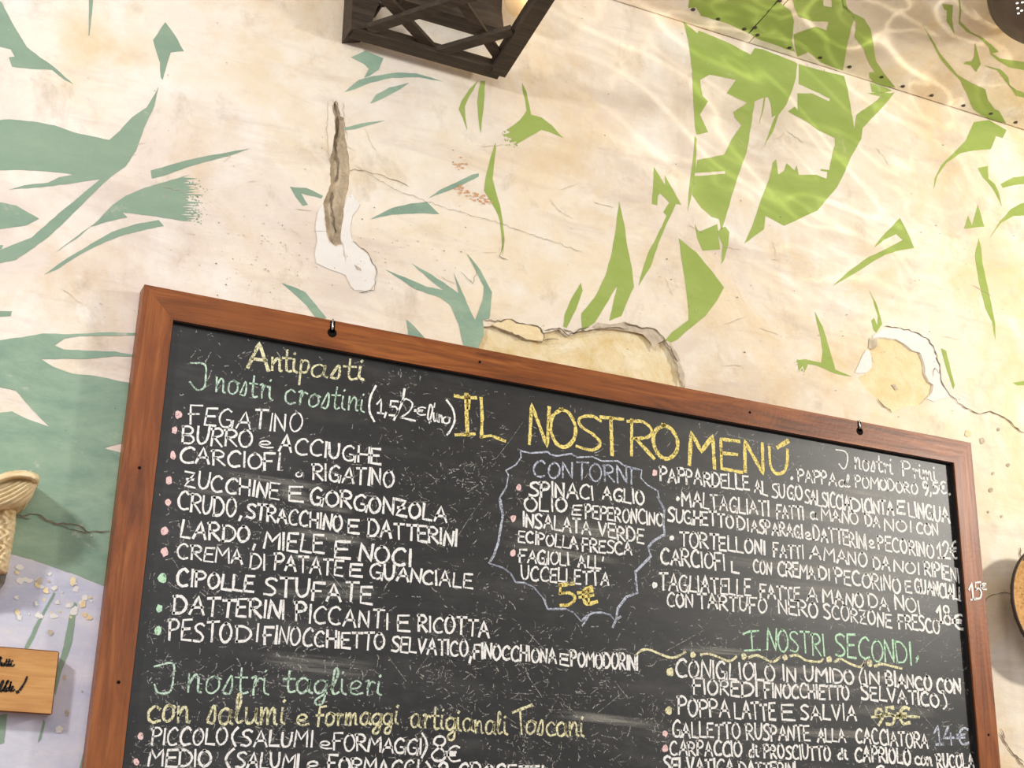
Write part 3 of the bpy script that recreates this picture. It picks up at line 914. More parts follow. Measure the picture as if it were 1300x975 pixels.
# ---- chalk handwriting
S_ = 's'
G = {
 'A': (.66, [[(0, 0), (.33, 1), (.66, 0)], [(.1, .36), (.58, .38)]]),
 'B': (.56, [[(.02, 0), (0, 1)], ['s', (-.04, .98), (.3, 1), (.48, .8), (.36, .58), (.04, .52), (.42, .45), (.56, .22), (.4, .03), (0, 0)]]),
 'C': (.6, [['s', (.58, .86), (.4, 1), (.14, .84), (0, .48), (.1, .12), (.34, 0), (.6, .08)]]),
 'D': (.62, [[(.02, 0), (0, 1)], ['s', (-.06, .98), (.3, .98), (.58, .7), (.6, .36), (.38, .06), (-.02, 0)]]),
 'E': (.5, [[(.5, 1), (.02, .97), (0, .02), (.52, 0)], [(.02, .52), (.42, .55)]]),
 'F': (.52, [[(.04, -.05), (.02, .98), (.55, 1)], [(-.06, .48), (.4, .52)]]),
 'G': (.64, [['s', (.56, .88), (.36, 1), (.1, .8), (0, .45), (.12, .08), (.38, 0), (.58, .14), (.6, .4)], [(.36, .42), (.68, .4), (.64, -.05)]]),
 'H': (.56, [[(.02, 0), (0, 1)], [(.56, 0), (.54, 1)], [(0, .5), (.56, .52)]]),
 'I': (.08, [[(.05, 0), (.03, 1)]]),
 'J': (.5, [['s', (0, .18), (.1, .02), (.3, .02), (.46, .2), (.5, .6), (.48, 1)], [(.02, .98), (.5, 1)]]),
 'L': (.48, [[(.02, 1), (0, .03), (.5, 0)]]),
 'M': (.74, [[(0, 0), (.06, 1), (.36, .45), (.7, 1), (.74, 0)]]),
 'N': (.54, [[(0, 0), (.02, 1), (.52, 0), (.54, 1)]]),
 'O': (.62, [['s', (.3, 1), (.06, .78), (0, .4), (.14, .06), (.36, 0), (.58, .24), (.62, .6), (.46, .92), (.24, .99)]]),
 'P': (.52, [[(.03, 0), (.02, 1)], ['s', (-.08, .94), (.3, 1), (.52, .8), (.42, .56), (.04, .46)]]),
 'R': (.56, [[(.03, 0), (.02, 1)], ['s', (-.08, .94), (.3, 1), (.52, .8), (.42, .58), (.06, .48)], [(.14, .48), (.58, 0)]]),
 'S': (.52, [['s', (.54, .9), (.34, 1), (.08, .88), (.1, .66), (.38, .46), (.52, .24), (.34, .02), (0, .06)]]),
 'T': (.58, [[(.3, 0), (.28, 1)], [(0, .96), (.62, 1)]]),
 'U': (.56, [['s', (0, 1), (.03, .3), (.2, .02), (.44, .14), (.54, .5), (.56, 1)]]),
 'V': (.58, [[(0, 1), (.28, 0), (.58, 1)]]),
 'Z': (.56, [[(0, 1), (.52, .98), (.02, .03), (.58, 0)], [(.1, .5), (.46, .52)]]),
 '1': (.3, [[(0, .6), (.26, 1), (.26, 0)], [(.06, 0), (.44, 0)]]),
 '2': (.52, [['s', (.02, .78), (.22, 1), (.46, .84), (.36, .45), (.02, .03)], [(.02, .03), (.56, 0)]]),
 '4': (.54, [[(.3, 1), (0, .36), (.54, .38)], [(.38, .62), (.38, 0)]]),
 '5': (.5, [[(.5, 1), (.08, .98), (.06, .58)], ['s', (.06, .58), (.34, .62), (.5, .36), (.34, .04), (0, .02)]]),
 '8': (.52, [['s', (.3, .56), (.08, .74), (.16, .98), (.4, .98), (.46, .76), (.26, .54), (.02, .26), (.14, .02), (.4, .02), (.5, .28), (.3, .54)]]),
 '9': (.46, [['s', (.44, .72), (.3, .98), (.06, .9), (.04, .6), (.26, .52), (.44, .74), (.4, .3), (.2, -.06)]]),
 '(': (.2, [['s', (.2, 1.15), (.04, .8), (0, .4), (.16, -.15)]]),
 ')': (.2, [['s', (0, 1.15), (.18, .8), (.2, .4), (.02, -.15)]]),
 '/': (.4, [[(0, -.15), (.42, 1.2)]]),
 ',': (.1, [[(.08, .12), (0, -.18)]]),
 '.': (.06, [[(0, .02), (.05, .06)]]),
 "'": (.08, [[(.06, 1.05), (0, .75)]]),
 '€': (.6, [['s', (.6, .92), (.4, 1), (.16, .78), (.12, .3), (.3, .02), (.62, .1)], [(-.04, .58), (.44, .62)], [(-.06, .4), (.4, .44)]]),
 # small letters: x height is 1
 'a': (.85, [['s', (.72, .82), (.4, 1), (.06, .7), (.08, .18), (.36, 0), (.66, .3), (.74, .9)], ['s', (.74, .9), (.72, .2), (.92, .02)]]),
 'c': (.7, [['s', (.68, .84), (.4, 1), (.06, .66), (.08, .2), (.36, 0), (.74, .12)]]),
 'd': (.8, [['s', (.68, .8), (.36, .98), (.04, .6), (.1, .08), (.4, .04), (.68, .5)], [(.72, 1.7), (.7, .04)]]),
 'e': (.74, [['s', (.08, .4), (.5, .5), (.66, .78), (.42, 1), (.12, .74), (.1, .2), (.38, 0), (.8, .14)]]),
 'f': (.6, [[(.2, -.1), (.16, 1.55), (.7, 1.6)], [(-.08, .8), (.55, .86)]]),
 'g': (.85, [['s', (.72, .84), (.4, 1), (.06, .7), (.1, .2), (.4, .06), (.68, .4), (.76, .95)], ['s', (.76, .95), (.74, -.1), (.62, -.66), (.3, -.74), (.18, -.46), (.5, -.14), (.84, .1)]]),
 'i': (.3, [['s', (.06, 1), (.06, .2), (.3, .02)], [(.08, 1.4), (.14, 1.5)]]),
 'l': (.46, [['s', (.02, .3), (.3, 1.2), (.26, 1.7), (.1, 1.5), (.08, .3), (.22, .02), (.46, .16)]]),
 'm': (1.15, [['s', (.06, 1), (.1, 0)], ['s', (.1, .4), (.34, .96), (.5, .84), (.52, 0)], ['s', (.52, .4), (.8, .96), (.96, .8), (1.0, .1), (1.15, .02)]]),
 'n': (.75, [[(.06, 1), (.08, 0)], ['s', (.08, .4), (.38, .96), (.58, .8), (.6, .1), (.76, .02)]]),
 'o': (.75, [['s', (.4, 1), (.1, .76), (.08, .2), (.36, 0), (.68, .3), (.64, .8), (.36, .98), (.78, .84)]]),
 'p': (.75, [[(.08, 1), (.1, -.85)], ['s', (.06, .8), (.4, 1.02), (.68, .74), (.52, .14), (.1, .1)]]),
 'r': (.6, [['s', (.06, .9), (.26, 1), (.2, .5), (.22, 0)], ['s', (.22, .5), (.42, .9), (.64, .84)]]),
 's': (.6, [['s', (.06, .2), (.4, 1.1), (.5, .5), (.4, .02), (.06, .06)]]),
 't': (.55, [['s', (.26, 1.6), (.22, .4), (.34, .04), (.62, .12)], [(-.06, 1), (.58, 1.04)]]),
 'u': (.8, [['s', (.04, 1), (.08, .2), (.32, .02), (.6, .4), (.66, 1)], ['s', (.66, 1), (.66, .2), (.84, .02)]]),
 ' ': (.4, []),
}

LIFT = [0.00035]


def ribbon(bm, pts, width, d, uvl=None):
    """pts: world points on the board; a flat chalk stroke"""
    P = [pts[0]]
    for p in pts[1:]:
        L = (p-P[-1]).length
        if L < 1e-6: continue
        k = max(1, int(L/.006))
        a = P[-1]
        for j in range(1, k+1): P.append(a.lerp(p, j/k))
    n = len(P)
    if n < 2: return
    A, B = [], []
    for i, p in enumerate(P):
        t = P[min(i+1, n-1)]-P[max(i-1, 0)]
        t.y = 0
        t = t.normalized() if t.length > 1e-9 else Vector((1, 0, 0))
        nn = Vector((-t.z, 0, t.x))
        wv = width*.5*random.uniform(.78, 1.18)
        e = t*(width*.35) if i == n-1 else (t*(-width*.35) if i == 0 else Vector())
        A.append(bm.verts.new(Vector((p.x+nn.x*wv+e.x, -d, p.z+nn.z*wv+e.z))))
        B.append(bm.verts.new(Vector((p.x-nn.x*wv+e.x, -d, p.z-nn.z*wv+e.z))))
    for i in range(n-1):
        bm.faces.new((A[i], A[i+1], B[i+1], B[i]))


def glyph_strokes(ch):
    w_, st = G[ch]
    out = []
    for s in st:
        if s and s[0] == 's': out.append([(p.x, p.y) for p in catmull(s[1:], 4)])
        else: out.append(list(s))
    return w_, out


def write(bm, text, x0, y0, x1, y1, h, wpx=2.9, lift=None, gap=.17, jit=1.0, plane=None):
    pd = SD if plane is None else plane
    d = pd+.0003+(lift or 0)
    p0, p1 = Wd(x0, y0, pd), Wd(x1, y1, pd)
    up = Wd((x0+x1)/2, (y0+y1)/2-h, pd)-Wd((x0+x1)/2, (y0+y1)/2, pd)
    H = up.z
    px = (p1-p0).length/max(1, math.hypot(x1-x0, y1-y0))
    widths = [G[c][0] for c in text]
    tot = sum(widths)+gap*(len(text)-1)
    dirv = (p1-p0)
    cur = 0
    for c in text:
        gw, strokes = glyph_strokes(c)
        sx = 1+random.uniform(-.07, .07)*jit
        sy = 1+random.uniform(-.08, .08)*jit
        dy = random.uniform(-.05, .05)*jit
        sh = random.uniform(-.06, .06)*jit
        for s in strokes:
            pts = []
            for gx, gy in s:
                f = (cur+gx*sx+sh*gy)/tot
                q = p0+dirv*f+Vector((0, 0, H*(gy*sy+dy+random.uniform(-.012, .012)*jit)))
                pts.append(q)
            ribbon(bm, pts, wpx*px*random.uniform(.85, 1.15), d)
        cur += gw+gap


def poly(bm, pts, wpx=2.9, smooth=True, lift=0, plane=None):
    pd = SD if plane is None else plane
    q = [(p.x, p.y) for p in catmull(pts, 5)] if smooth else pts
    W = [Wd(x, y, pd) for x, y in q]
    px = (W[-1]-W[0]).length/max(1, math.hypot(q[-1][0]-q[0][0], q[-1][1]-q[0][1]))
    if px > .003: px = .0013
    ribbon(bm, W, wpx*px, pd+.0003+lift)


def write_rows(first, rows, mat=None):
    """each written line is a piece of its own; first holds strokes that belong to the first line"""
    cur, last = first, None
    for e in rows:
        if last is not None and e[1] < last-40:
            chalk_obj('chalk_line', cur, mat or M_CW, None)
            cur = bmesh.new()
        write(cur, *e)
        last = e[3]
    chalk_obj('chalk_line', cur, mat or M_CW, None)


def chalk_obj(name, bm, mat, label):
    o = from_bm(name, bm, mat, recalc=False)
    o.parent = slate
    off = Vector(board.location)
    for v in o.data.vertices: v.co -= off
    tag(o, label)
    return o


# heading
b = bmesh.new()
k1 = Crop(570, 470, 240)
for pts, wd in (([(40, 175), (110, 190), (185, 190)], 4), ([(118, 165), (120, 300), (128, 445)], 5.2), ([(135, 180), (132, 260)], 5), ([(45, 445), (175, 438)], 4), ([(220, 192), (228, 330), (222, 460)], 4),
                ([(222, 458), (290, 450), (385, 488)], 3.6)):
    poly(b, k1(pts), wd, False)
for c, x0, x1, yb, h in (('N', 672, 696, 565, 49), ('O', 699, 730, 567.5, 46), ('S', 732, 763, 571, 45), ('T', 763, 790, 577, 48), ('R', 800, 829, 580, 46), ('O', 830, 860, 582, 41),
                         ('M', 875, 907, 592, 42), ('E', 916, 941, 597, 38), ('N', 946, 970, 600, 38), ('U', 977, 1000, 602.5, 32)):
    write(b, c, x0, yb-.15*(x1-x0)*.5, x1, yb+.15*(x1-x0)*.5, h, 4.0, 0, .17, .4)
poly(b, [(987, 568), (1000, 560)], 4.2, False)
chalk_obj('chalk_heading', b, M_CY, 'yellow chalk heading IL NOSTRO MENU')
b = bmesh.new()
k2 = Crop(610, 630, 240)
for pts, wd in (([(545, 612), (640, 600)], 4), ([(550, 610), (545, 670)], 3.5), ([(545, 670), (610, 665), (650, 700), (610, 745), (550, 750)], 4),
                ([(765, 625), (720, 640), (705, 690), (730, 740), (800, 725)], 4.5), ([(670, 665), (770, 650)], 3.5), ([(680, 695), (775, 680)], 3.5), ([(740, 640), (745, 740)], 3)):
    poly(b, k2(pts), wd)
chalk_obj('chalk_price', b, M_CY, 'yellow chalk price of five euros')

# antipasti headings
b = bmesh.new()
write(b, 'A', 314.5, 466, 341, 470, 33, 4.2, 0)
write(b, 'ntip', 344, 470, 392, 476, 17, 3.0)
write(b, 'asti', 394, 478, 461, 483, 16, 2.8)
chalk_obj('chalk_heading', b, M_CPY, 'pale yellow chalk heading Antipasti')
b = bmesh.new()
write(b, 'con', 187, 917, 240, 917, 22, 3.1)
write(b, 'salumi', 262, 918.5, 361, 920, 21, 3.1)
write(b, 'e', 376, 920, 391, 921, 13, 2.8)
write(b, 'formaggi', 401, 921, 505, 920, 15, 2.8)
write(b, 'artigianali', 521, 923, 644, 933, 16, 2.5)
poly(b, [(651, 904.5), (675, 895)], 3.2, False)
poly(b, [(660, 901), (662, 932)], 2.8, False)
write(b, 'oscani', 667, 932, 741, 935, 17, 2.5)
chalk_obj('chalk_heading', b, M_CPY, 'pale yellow chalk line of joined-up words')

b = bmesh.new()
poly(b, [(242, 461), (260, 463), (261, 480), (259, 492), (250, 495), (241, 485)], 2.3)
write(b, 'nostri', 273, 497, 346, 508, 17, 2.3)
write(b, 'crostini', 361, 512, 462, 523, 17, 2.2)
chalk_obj('chalk_heading', b, M_CG, 'pale green joined-up chalk words')
b = bmesh.new()
poly(b, [(196, 846), (219, 842), (220, 860), (217, 876), (210, 880), (200, 879), (196, 869)], 2.5)
write(b, 'nostri', 237, 878, 341, 882, 22, 2.4)
write(b, 'taglieri', 360, 879, 484, 883, 18, 2.5)
chalk_obj('chalk_heading', b, M_CG, 'pale green joined-up chalk words')

# the antipasti list
b = bmesh.new()
poly(b, [(477, 490), (470, 505), (469, 522), (475, 535)], 2.6)
write(b, '1,5', 478, 525, 505, 528, 20, 2.4)
poly(b, [(513.5, 494), (510, 512), (500, 533)], 2.6)
write(b, '2', 508, 531, 525, 534, 24, 2.5)
write(b, '€', 527, 526, 540, 527, 10, 1.9)
poly(b, [(545, 537), (549, 520), (546, 514), (543, 530), (547, 535)], 2)
poly(b, [(552, 512), (551, 517)], 1.8)
write(b, 'un', 550, 535, 562, 537, 10, 1.9)
write(b, 'o', 562, 537, 572, 538, 9, 1.9)
poly(b, [(567, 508), (575, 520), (577, 534), (572, 546), (567.5, 552)], 2.6)
LIST = [('FEGATINO', 240.6, 538, 383, 549, 23.5, 2.4), ('BURRO', 231, 563, 318, 568, 21, 2.7), ('e', 328, 567, 345, 569, 8, 2), ('ACCIUGHE', 354, 573, 483, 589, 20, 2.8),
        ('CARCIOFI', 228, 587, 354, 597, 20, 2.9), ('o', 375, 605, 384, 606, 6, 2), ('RIGATINO', 397, 608, 499, 618, 21, 2.7),
        ('ZUCCHINE', 234, 618, 353, 635, 20, 2.8), ('E', 367, 636, 384, 637, 18, 3), ('GORGONZOLA', 394, 638.5, 566, 663, 20, 2.9),
        ('CRUDO', 226, 647, 299, 657, 22, 2.9), (',', 304, 658, 306, 659, 20, 3.5), ('STRACCHINO', 313, 658, 433, 674, 19, 2.9), ('E', 442, 676, 456, 677, 17, 3), ('DATTERINI', 467, 680, 579, 693, 20, 2.9),
        ('LARDO', 229, 683, 316, 689, 21, 3.1), (',', 321, 694, 324, 694, 22, 3), ('MIELE', 335, 695.5, 410, 703, 22, 3.3), ('E', 425, 709, 443, 710, 20, 3.3), ('NOCI', 456, 712, 521, 718, 21, 3.2),
        ('CREMA', 225, 708, 308, 717, 19, 2.6), ('DI', 317, 721.5, 336, 723, 20, 2.7), ('PATATE', 348, 723, 434, 732, 20, 2.7), ('E', 444, 731, 459, 732, 16, 3), ('GUANCIALE', 470, 734, 599, 747, 18, 2.8),
        ('CIPOLLE', 224.5, 743, 321, 752, 20, 3.2), ('STUFATE', 335, 755, 471, 766, 23, 3.2),
        ('DATTERINI', 220, 779, 360, 785.5, 23, 3.3), ('PICCANTI', 375, 788, 492, 799, 22, 3.0), ('E', 505, 800, 520, 800.6, 20, 3), ('RICOTTA', 531, 800, 620, 809, 20, 2.9),
        ('PESTO', 214, 813, 293, 815, 25, 3.0), ('DI', 300, 814, 327, 814, 21, 2.9), ('FINOCCHIETTO', 335, 816, 487, 825, 21, 2.8), ('SELVATICO', 497, 827, 594, 833, 19, 2.7), (',', 596, 836, 598, 836, 24, 2.8),
        ('FINOCCHIONA', 601, 835, 706, 842, 18, 2.6), ('E', 711, 843, 722, 845, 15, 2.8), ('POMODORINI', 725, 845, 809, 851, 19, 2.5),
        ('PICCOLO', 192, 945.5, 287, 945, 21, 2.8), ('(', 294, 944, 300, 944, 18, 2.8), ('SALUMI', 306, 948, 396, 948, 20, 2.6), ('e', 405, 949, 419, 951, 9, 2.2), ('FORMAGGI', 423, 952, 534, 957, 20, 2.6),
        (')', 535, 957, 541, 958, 24, 3), ('8', 547, 966.5, 566, 966.5, 32, 3), ('€', 566, 966.5, 583, 967, 20, 2.6),
        ('MEDIO', 188, 973, 267, 973, 21, 3.1), ('(', 286, 974, 294, 974, 22, 3.6), ('SALUMI', 299, 975, 378, 976, 20, 3), ('e', 389, 977, 406, 978, 10, 2.6), ('FORMAGGI', 416, 979, 531, 986, 20, 2.9),
        (')', 541, 988, 546, 988, 20, 3), ('2', 556, 990, 568, 990, 22, 2.8), ('CROSETTI', 582, 992, 690, 996, 23, 3)]
write_rows(b, LIST)

# side dishes in their cloud
b = bmesh.new()
write(b, 'CONTORNI', 677, 604, 802, 614, 21, 2.2)
chalk_obj('chalk_heading', b, M_CB, 'pale blue chalk heading CONTORNI')
b = bmesh.new()
cloud = (k1([(490, 555), (560, 570), (680, 562), (695, 578), (740, 590), (840, 575), (880, 600), (985, 595), (1050, 625), (1160, 625), (1210, 660), (1300, 680)]),
         Crop(800, 520, 240)([(0, 405), (80, 415), (72, 470), (120, 520), (190, 560), (200, 620), (240, 690)]),
         k2([(1215, 5), (1260, 90), (1255, 180), (1262, 260), (1180, 310), (1150, 350), (1168, 410), (1100, 480), (1062, 520), (1075, 662), (1000, 690), (940, 770), (928, 850), (960, 825)]),
         k2([(905, 900), (925, 855), (890, 815), (830, 798), (770, 800), (730, 820), (690, 858), (640, 800), (580, 772), (460, 775), (430, 700), (370, 630), (300, 595), (240, 590), (205, 530), (150, 490), (55, 460), (90, 400), (120, 310), (150, 130), (135, 20)]),
         k1([(355, 960), (345, 885), (395, 800), (408, 720), (390, 690), (460, 650), (495, 600), (490, 550)]))
for c in cloud: poly(b, c, 1.9, False)
for c in cloud[2:4]: poly(b, [(x+1.3, y+1) for x, y in c], 1.2, False)
poly(b, k2([(700, 890), (740, 830)]), 2, False)
chalk_obj('chalk_border', b, M_CB, 'pale blue chalk cloud outline')
b = bmesh.new()
write(b, '14€', 1187, 945.5, 1230, 944, 22, 2.4)
chalk_obj('chalk_price', b, M_CB, 'pale blue chalk price')
b = bmesh.new()
write_rows(b, [('SPINACI', 672, 629, 753, 634, 18, 2.6), ('AGLIO', 765, 634, 818, 641, 16, 2.6), ('OLIO', 666.5, 648.5, 720, 650, 17, 2.6), ('E', 726, 654, 737, 654.5, 13, 2.4), ('PEPERONCINO', 743, 658, 842, 668, 17, 2.4),
          ('INSALATA', 664, 668, 749, 678, 17, 2.5), ('VERDE', 760, 680, 817, 691, 17, 2.5), ('ECIPOLLA', 658, 688, 733, 697, 15, 2.4), ('FRESCA', 739, 699, 802, 705, 16, 2.4),
          ('FAGIOLI', 659, 713, 722, 718, 16, 2.4), ("ALL'", 734, 720, 766, 723, 15, 2.3), ('UCCELLETTA', 662, 736, 773, 743, 17, 2.4)])

# first courses
b = bmesh.new()
poly(b, [(1061, 571), (1072, 573), (1076, 580), (1074, 592), (1070, 595), (1065, 589)], 2)
write(b, 'nostri', 1085, 595, 1133, 602, 13, 1.9)
write(b, 'P', 1146, 604, 1156, 606, 19, 2.0)
write(b, 'rimi', 1159, 606, 1189, 611, 11, 1.9)
write_rows(b, [('PAPPA', 1013, 611, 1061, 616, 15, 1.9), ('al', 1064.6, 617.5, 1079, 618.5, 9, 1.9), ('POMODORO', 1086, 618, 1165, 627, 14, 2), ('9,5€', 1172, 627, 1202, 627, 15, 2.1), ('.', 1205, 628, 1206, 628, 14, 2.5),
          ('PAPPARDELLE', 838, 610.5, 951, 622.5, 18, 2.4), ('AL', 958, 625, 974, 629, 16, 2.4), ('SUGO', 980, 631, 1019, 635, 17, 2.3), ('SALSICCIA', 1022, 639, 1079, 648, 18, 2.3), ('DI', 1081, 648, 1096, 650, 16, 2.4), ('CINTA', 1098, 650, 1134, 654, 17, 2.4),
          ('E', 1139, 652, 1149, 653, 16, 2.4), ('LINGUA', 1154, 655, 1205, 664, 18, 2.4),
          ('MALTAGLIATI', 866, 642, 976, 655, 18, 2.2), ('FATTI', 986, 657, 1020, 659, 16, 2.3), ('a', 1029, 659, 1037, 660, 9, 2), ('MANO', 1043, 660, 1089, 665, 15, 2.1), ('DA', 1099, 668, 1117, 670, 15, 2.2),
          ('NOI', 1123, 673, 1157, 676, 14, 2.1), ('CON', 1164, 677, 1191, 680, 14, 2.1),
          ('SUGHETTO', 848, 662, 931, 670, 17, 2.5), ('DI', 936, 672, 950, 674, 15, 2.4), ('ASPARAGI', 954, 676, 1019, 683, 16, 2.3), ('e', 1022, 684, 1029, 685, 9, 2), ('DATTERINI', 1033, 685, 1100, 697, 18, 2.3),
          ('e', 1103, 695, 1110, 696, 9, 2), ('PECORINO', 1115, 697, 1185, 708, 17, 2.2), ('12€', 1190, 709, 1217, 709, 20, 2.2),
          ('TORTELLONI', 863, 693, 971, 704, 18, 2.5), ('FATTI', 982, 706, 1020, 710, 17, 2.3), ('A', 1028, 710, 1041, 711, 17, 2.3), ('MANO', 1046, 711, 1101, 720, 17, 2.3), ('DA', 1109, 721.5, 1129, 725, 16, 2.2),
          ('NOI', 1135, 725, 1167, 730, 15, 2.3), ('RIPIENI', 1174, 730, 1218, 740, 18, 2.2),
          ('CARCIOFI', 839, 715, 920, 724, 20, 2.5), ('L', 929, 726, 938, 727, 14, 2.3), ('CON', 957, 727, 979, 729, 16, 2.2), ('CREMA', 988, 731, 1035, 736, 17, 2.3), ('DI', 1040, 736, 1053, 736.5, 15, 2.2),
          ('PECORINO', 1061, 739, 1143, 753, 18, 2.3), ('E', 1150, 752, 1157, 752.5, 15, 2.3), ('GUANCIALE', 1162, 752, 1223, 763, 17, 2.4),
          ('TAGLIATELLE', 837, 748, 953, 757, 20, 2.4), ('FATTE', 965, 759, 1015, 763, 17, 2.4), ('A', 1024, 763, 1037, 764, 17, 2.3), ('MANO', 1045, 765, 1096, 772, 17, 2.3), ('DA', 1103, 771, 1128, 775, 17, 2.3),
          ('NOI', 1137, 774, 1168, 779, 17, 2.2), ('18', 1190, 790, 1208, 792, 21, 2.4), ('€', 1210, 797, 1226, 799, 19, 2.4),
          ('CON', 847, 770, 879, 772, 17, 2.5), ('TARTUFO', 886, 771, 973, 779, 19, 2.4), ('NERO', 989, 778, 1038, 785.5, 18, 2.3), ('SCORZONE', 1046, 784, 1132, 797, 18, 2.2), ('FRESCO', 1141, 797, 1193, 805, 18, 2.3)])
# the price that runs over the frame
b = bmesh.new()
write(b, '15', 1231, 761, 1246.5, 760, 21, 2.0, .0006, .17, .6, BD)
write(b, '€', 1245, 748.5, 1252, 749, 8, 1.4, .0006, .17, .6, BD)
o = under(from_bm('chalk_price', b, M_CW, recalc=False), rr)
tag(o, 'white chalk price written on the frame')

# second courses
b = bmesh.new()
poly(b, [(943, 805), (952, 801.5), (963, 801)], 2.2, False)
poly(b, [(953.5, 801), (955, 824)], 2.2, False)
poly(b, [(945, 826), (965, 825)], 1.9, False)
write(b, 'NOSTRI', 974, 824, 1047, 832, 26, 2.0)
write(b, 'SECONDI', 1061, 833, 1157, 843, 28, 2.1)
poly(b, [(1163, 836), (1166, 833), (1163, 841)], 2.2)
chalk_obj('chalk_heading', b, M_CGR, 'green chalk heading I NOSTRI SECONDI')
b = bmesh.new()
k8, k9 = Crop(800, 795, 240), Crop(1030, 795, 240)
for pts in (k8([(35, 205), (70, 170), (120, 160), (190, 185), (270, 215), (320, 210), (380, 178)]), k8([(485, 195), (540, 190), (600, 210), (680, 240), (730, 210)]),
            k8([(815, 215), (870, 200), (930, 225), (980, 245), (1030, 215)]), k8([(1100, 205), (1150, 200), (1210, 235), (1300, 245), (1325, 225)]),
            k9([(160, 245), (200, 225), (270, 260), (340, 280), (368, 240)]), k9([(435, 275), (480, 260), (550, 275), (620, 290)])):
    poly(b, pts, 2.6)


def blob(bm, x, y, r, d=.0004):
    n = 10
    vs = []
    for k in range(n):
        a = 2*math.pi*k/n
        q = r*random.uniform(.75, 1.15)
        p = Wd(x+q*math.cos(a)*.9, y+q*math.sin(a)*1.15, SD)
        vs.append(bm.verts.new(Vector((p.x, -SD-d, p.z))))
    bm.faces.new(vs)


for x, y in k8([(430, 195), (780, 208), (1065, 215), (275, 315), (262, 580)]) + k9([(120, 228), (400, 255)]):
    blob(b, x, y, 4.0 if x > 860 else 5.0)
chalk_obj('chalk_border', b, M_CPY, 'pale yellow wavy dividing line with dots')
b = bmesh.new()
write_rows(b, [('CONIGLIOLO', 858.5, 859.6, 984, 864, 21, 2.5), ('IN', 994, 864, 1011, 866, 19, 2.5), ('UMIDO', 1022, 864.5, 1084, 868.5, 18, 2.4), ('IN', 1099, 867, 1116, 869, 15, 2.3), ('BIANCO', 1125, 870, 1183, 877, 17, 2.5),
          ('CON', 1190, 878, 1219, 880, 17, 2.5), ('FIORE', 880, 880, 938, 884, 18, 2.5), ('DI', 942, 884, 961, 883, 17, 2.4), ('FINOCCHIETTO', 971, 885, 1078, 888, 17, 2.4), ('SELVATICO', 1094, 887, 1192, 897, 17, 2.5),
          (')', 1197, 897, 1202, 903, 18, 2.4), ('POPPA', 861, 907, 925.5, 911, 22, 2.5), ('LATTE', 933, 912, 984, 914, 21, 2.5), ('E', 993, 913, 1008, 913.5, 18, 2.5), ('SALVIA', 1017, 913, 1087, 915, 19, 2.4),
          ('GALLETTO', 854, 935, 939, 938, 19, 2.3), ('RUSPANTE', 948, 939, 1028, 941, 19, 2.3), ('ALLA', 1038, 941, 1073, 943, 17, 2.2), ('CACCIATORA', 1087, 943, 1178, 950, 18, 2.2),
          ('CARPACCIO', 851, 959, 941, 960, 18, 2.4), ('d', 951, 961, 957, 961, 9, 2.2), ('i', 960, 961, 963, 961, 9, 2.2), ('PROSCIUTTO', 970, 962, 1054, 965, 17, 2.4), ('d', 1064, 964, 1070, 964, 8, 2.3), ('i', 1073, 964, 1076, 964, 8, 2.3),
          ('CAPRIOLO', 1086, 966, 1156, 970, 18, 2.5), ('con', 1162, 970, 1183, 972, 10, 2.4), ('RUCOLA', 1190, 974, 1237, 976, 17, 2.3),
          ('SELVATICA', 842, 980, 931, 983, 18, 2.6), ('DATTERINI', 939, 984, 1010, 986, 17, 2.4), ('€', 1110, 990, 1122, 990, 18, 2.4)])
b = bmesh.new()
poly(b, k9([(370, 235), (345, 300), (330, 350), (340, 395), (355, 410)]), 2.2)
chalk_obj('chalk_bracket', b, M_CW, None)
b = bmesh.new()
write(b, '95€', 1111, 919, 1154, 920, 20, 3.4)
poly(b, k9([(415, 625), (560, 615), (740, 625)]), 2.6)
chalk_obj('chalk_price', b, M_CPY, 'crossed-out pale yellow price')

# bullets
for pts, mat, lab in (([(226.5, 526, 5), (221.5, 546.5, 4.3), (219.5, 578, 4.6), (214.5, 610, 4.6), (213.4, 637, 4.2), (208.5, 674, 5.2), (209, 701, 5.4), (178.6, 935, 4.6), (173, 967, 4),
                        (658.6, 618.6, 3.8), (651.5, 658, 4.2), (651, 702, 4.2), (831, 600.5, 3.8), (844, 931, 4), (844, 950.5, 4.2)], M_CP, 'pink chalk bullet mark'),
                      ([(206, 734, 6.2), (202, 772.6, 5), (200.5, 801, 5.2)], M_CGR, 'green chalk bullet mark'),
                      ([(860.5, 633, 3), (853, 683, 3.4), (830.5, 743, 4), (1005, 607, 2.2)], M_CW, 'white chalk bullet mark')):
    for x, y, r in pts:
        b = bmesh.new()
        blob(b, x, y, r)
        chalk_obj('chalk_bullet', b, mat, lab)

# half-wiped traces of older writing
b = bmesh.new()
rnd = random.Random(21)


def inside(x, y):
    xl = 222-.1125*(y-406)+4
    xr = 1213.5+.0863*(y-587)-6
    yt = 406+.1826*(x-222)+7
    return xl < x < xr and y > yt


def density(x, y):
    d = .22
    if y > 600: d = .5
    if 560 < x < 840 and y > 780: d = 1.0
    if x < 820 and y > 830: d = .9
    if x > 830 and y > 790: d = .55
    if x > 900 and y < 790: d = .4
    if 440 < x < 640 and y < 640: d = .55
    return d


